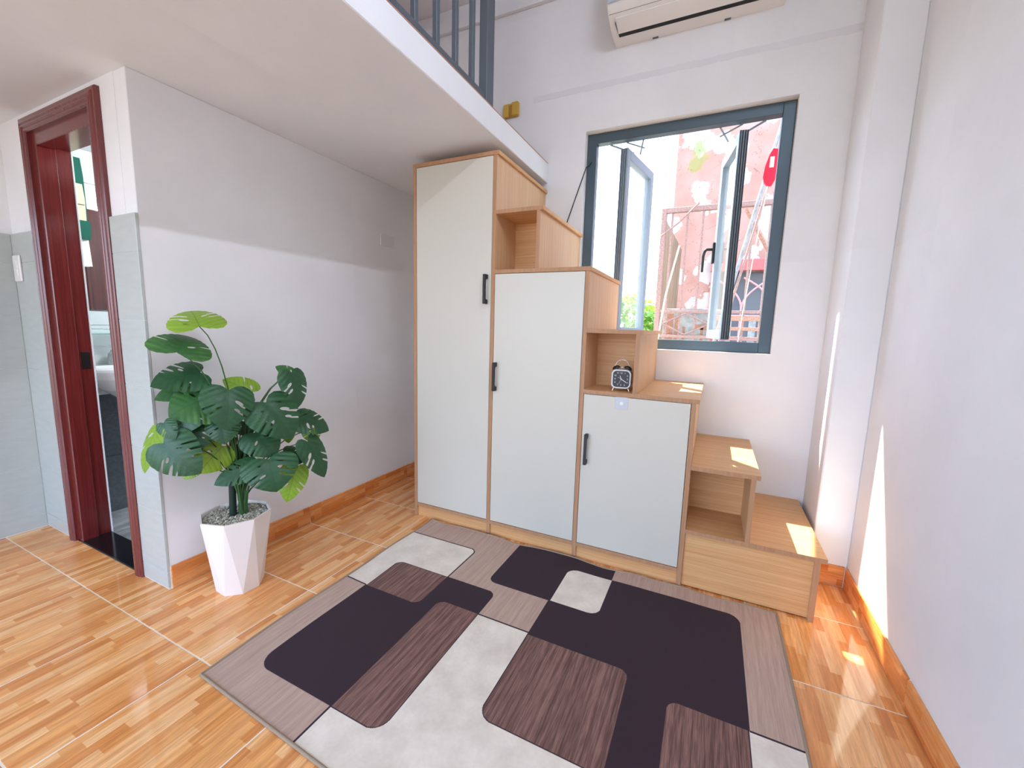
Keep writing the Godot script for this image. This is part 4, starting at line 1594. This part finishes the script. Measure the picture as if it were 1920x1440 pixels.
	var cab := tube_part("coiled_wire", [V(1.02, 2.95, -2.55), V(0.97, 2.75, -2.5), V(0.93, 2.5, -2.45), V(0.94, 2.3, -2.4), V(0.98, 2.12, -2.3), V(1.0, 2.0, -2.2), V(1.0, 1.2, -2.2), V(1.0, 0.6, -2.2)], 0.016, M.galv, self, 6)
	tag(cab, "grey wire hanging beside the corner of the pink wall", "wire")
	var hoist := thing("hoist_frame", "grey and rusty steel hoist frame standing outside the window", "hoist", V(1.66, 0.6, -1.45))
	tube_part("mast", [V(-0.28, 0.0, -0.05), V(-0.06, 1.1, -0.05), V(0.095, 1.9, -0.05)], 0.012, M.galv, hoist, 8)
	tube_part("mast", [V(-0.25, 0.0, -0.02), V(-0.03, 1.1, -0.02), V(0.125, 1.9, -0.02)], 0.008, M.rust, hoist, 8)
	tube_part("brace", [V(-0.07, 1.32, -0.12), V(0.12, 0.98, -0.12)], 0.016, M.rust_orange, hoist, 6)
	tube_part("crossbar", [V(-0.14, 1.90, -0.02), V(0.13, 1.92, -0.02)], 0.006, M.galv, hoist, 6)
	var pl := thing("pulley_block", "bright red plastic pulley block hanging on a wire", "pulley", V(1.672, 1.955, -1.2))
	st = new_st()
	extrude(st, [Vector2(-0.03, 0.05), Vector2(-0.022, 0.02), Vector2(-0.004, 0.0), Vector2(0.02, 0.0), Vector2(0.034, 0.03), Vector2(0.036, 0.12), Vector2(0.034, 0.2), Vector2(0.008, 0.205), Vector2(-0.008, 0.17), Vector2(-0.024, 0.11)], 2, -0.012, 0.012, true)
	obj("housing", st, M.red_plastic, pl)
	box_part("plate", V(-0.002, 0.10, 0.012), V(0.02, 0.16, 0.0135), M.clock_white, pl, 0)
	tube_part("hook", [V(0.02, 0.19, 0), V(0.024, 0.23, 0), V(0.036, 0.27, 0), V(0.036, 0.66, 0.1)], 0.005, M.galv, pl, 6)
	tube_part("cord", [V(0.0, 0.0, 0), V(-0.03, -0.36, -0.05), V(-0.06, -0.76, -0.1), V(-0.09, -1.355, -0.15)], 0.003, M.rope, pl, 6)
	# bushes beyond the terrace
	for e in [[V(-0.05, 0, -6.2), 0.55, 1.75, 1], [V(0.55, 0, -6.6), 0.5, 1.62, 2], [V(-0.9, 0, -6.6), 0.6, 1.6, 3]]:
		var bush := thing("leafy_tree", ["", "bright green tree top left of the open window sash", "bright green tree top beside the rusty railing post", "green tree top hidden partly behind the stair cabinet"][e[3]], "tree", e[0], "tree tops beyond the terrace")
		tube_part("trunk", [V(0, 0, 0), V(0.03, 0.6, 0), V(0, 1.2, 0)], [0.06, 0.05, 0.03], M.old_wood, bush, 8)
		var mm := MultiMesh.new()
		mm.transform_format = MultiMesh.TRANSFORM_3D
		var lm := new_st()
		poly(lm, [V(0, 0, 0), V(0.5, 0.4, 0.05), V(0, 1, 0)], V(0, 0, 1))
		poly(lm, [V(0, 0, 0), V(0, 1, 0), V(-0.5, 0.4, 0.05)], V(0, 0, 1))
		mm.mesh = lm.commit()
		var r2 := RandomNumberGenerator.new()
		r2.seed = 40 + e[3]
		mm.instance_count = 900
		for i in 900:
			var d := V(r2.randf_range(-1, 1), r2.randf_range(-1, 1), r2.randf_range(-1, 1))
			while d.length() > 1.0:
				d = V(r2.randf_range(-1, 1), r2.randf_range(-1, 1), r2.randf_range(-1, 1))
			d = d.normalized() * pow(d.length(), 0.5)
			var pos := V(d.x * e[1], e[2] - 0.55 + d.y * 0.55, d.z * e[1])
			mm.set_instance_transform(i, Transform3D(Basis.from_euler(V(r2.randf() * TAU, r2.randf() * TAU, r2.randf() * TAU)).scaled(Vector3.ONE * r2.randf_range(0.07, 0.13)), pos))
		var mi := MultiMeshInstance3D.new()
		mi.multimesh = mm
		mi.material_override = M.bush
		mi.name = "foliage"
		tag(mi, "", "", "", "stuff")
		bush.add_child(mi)
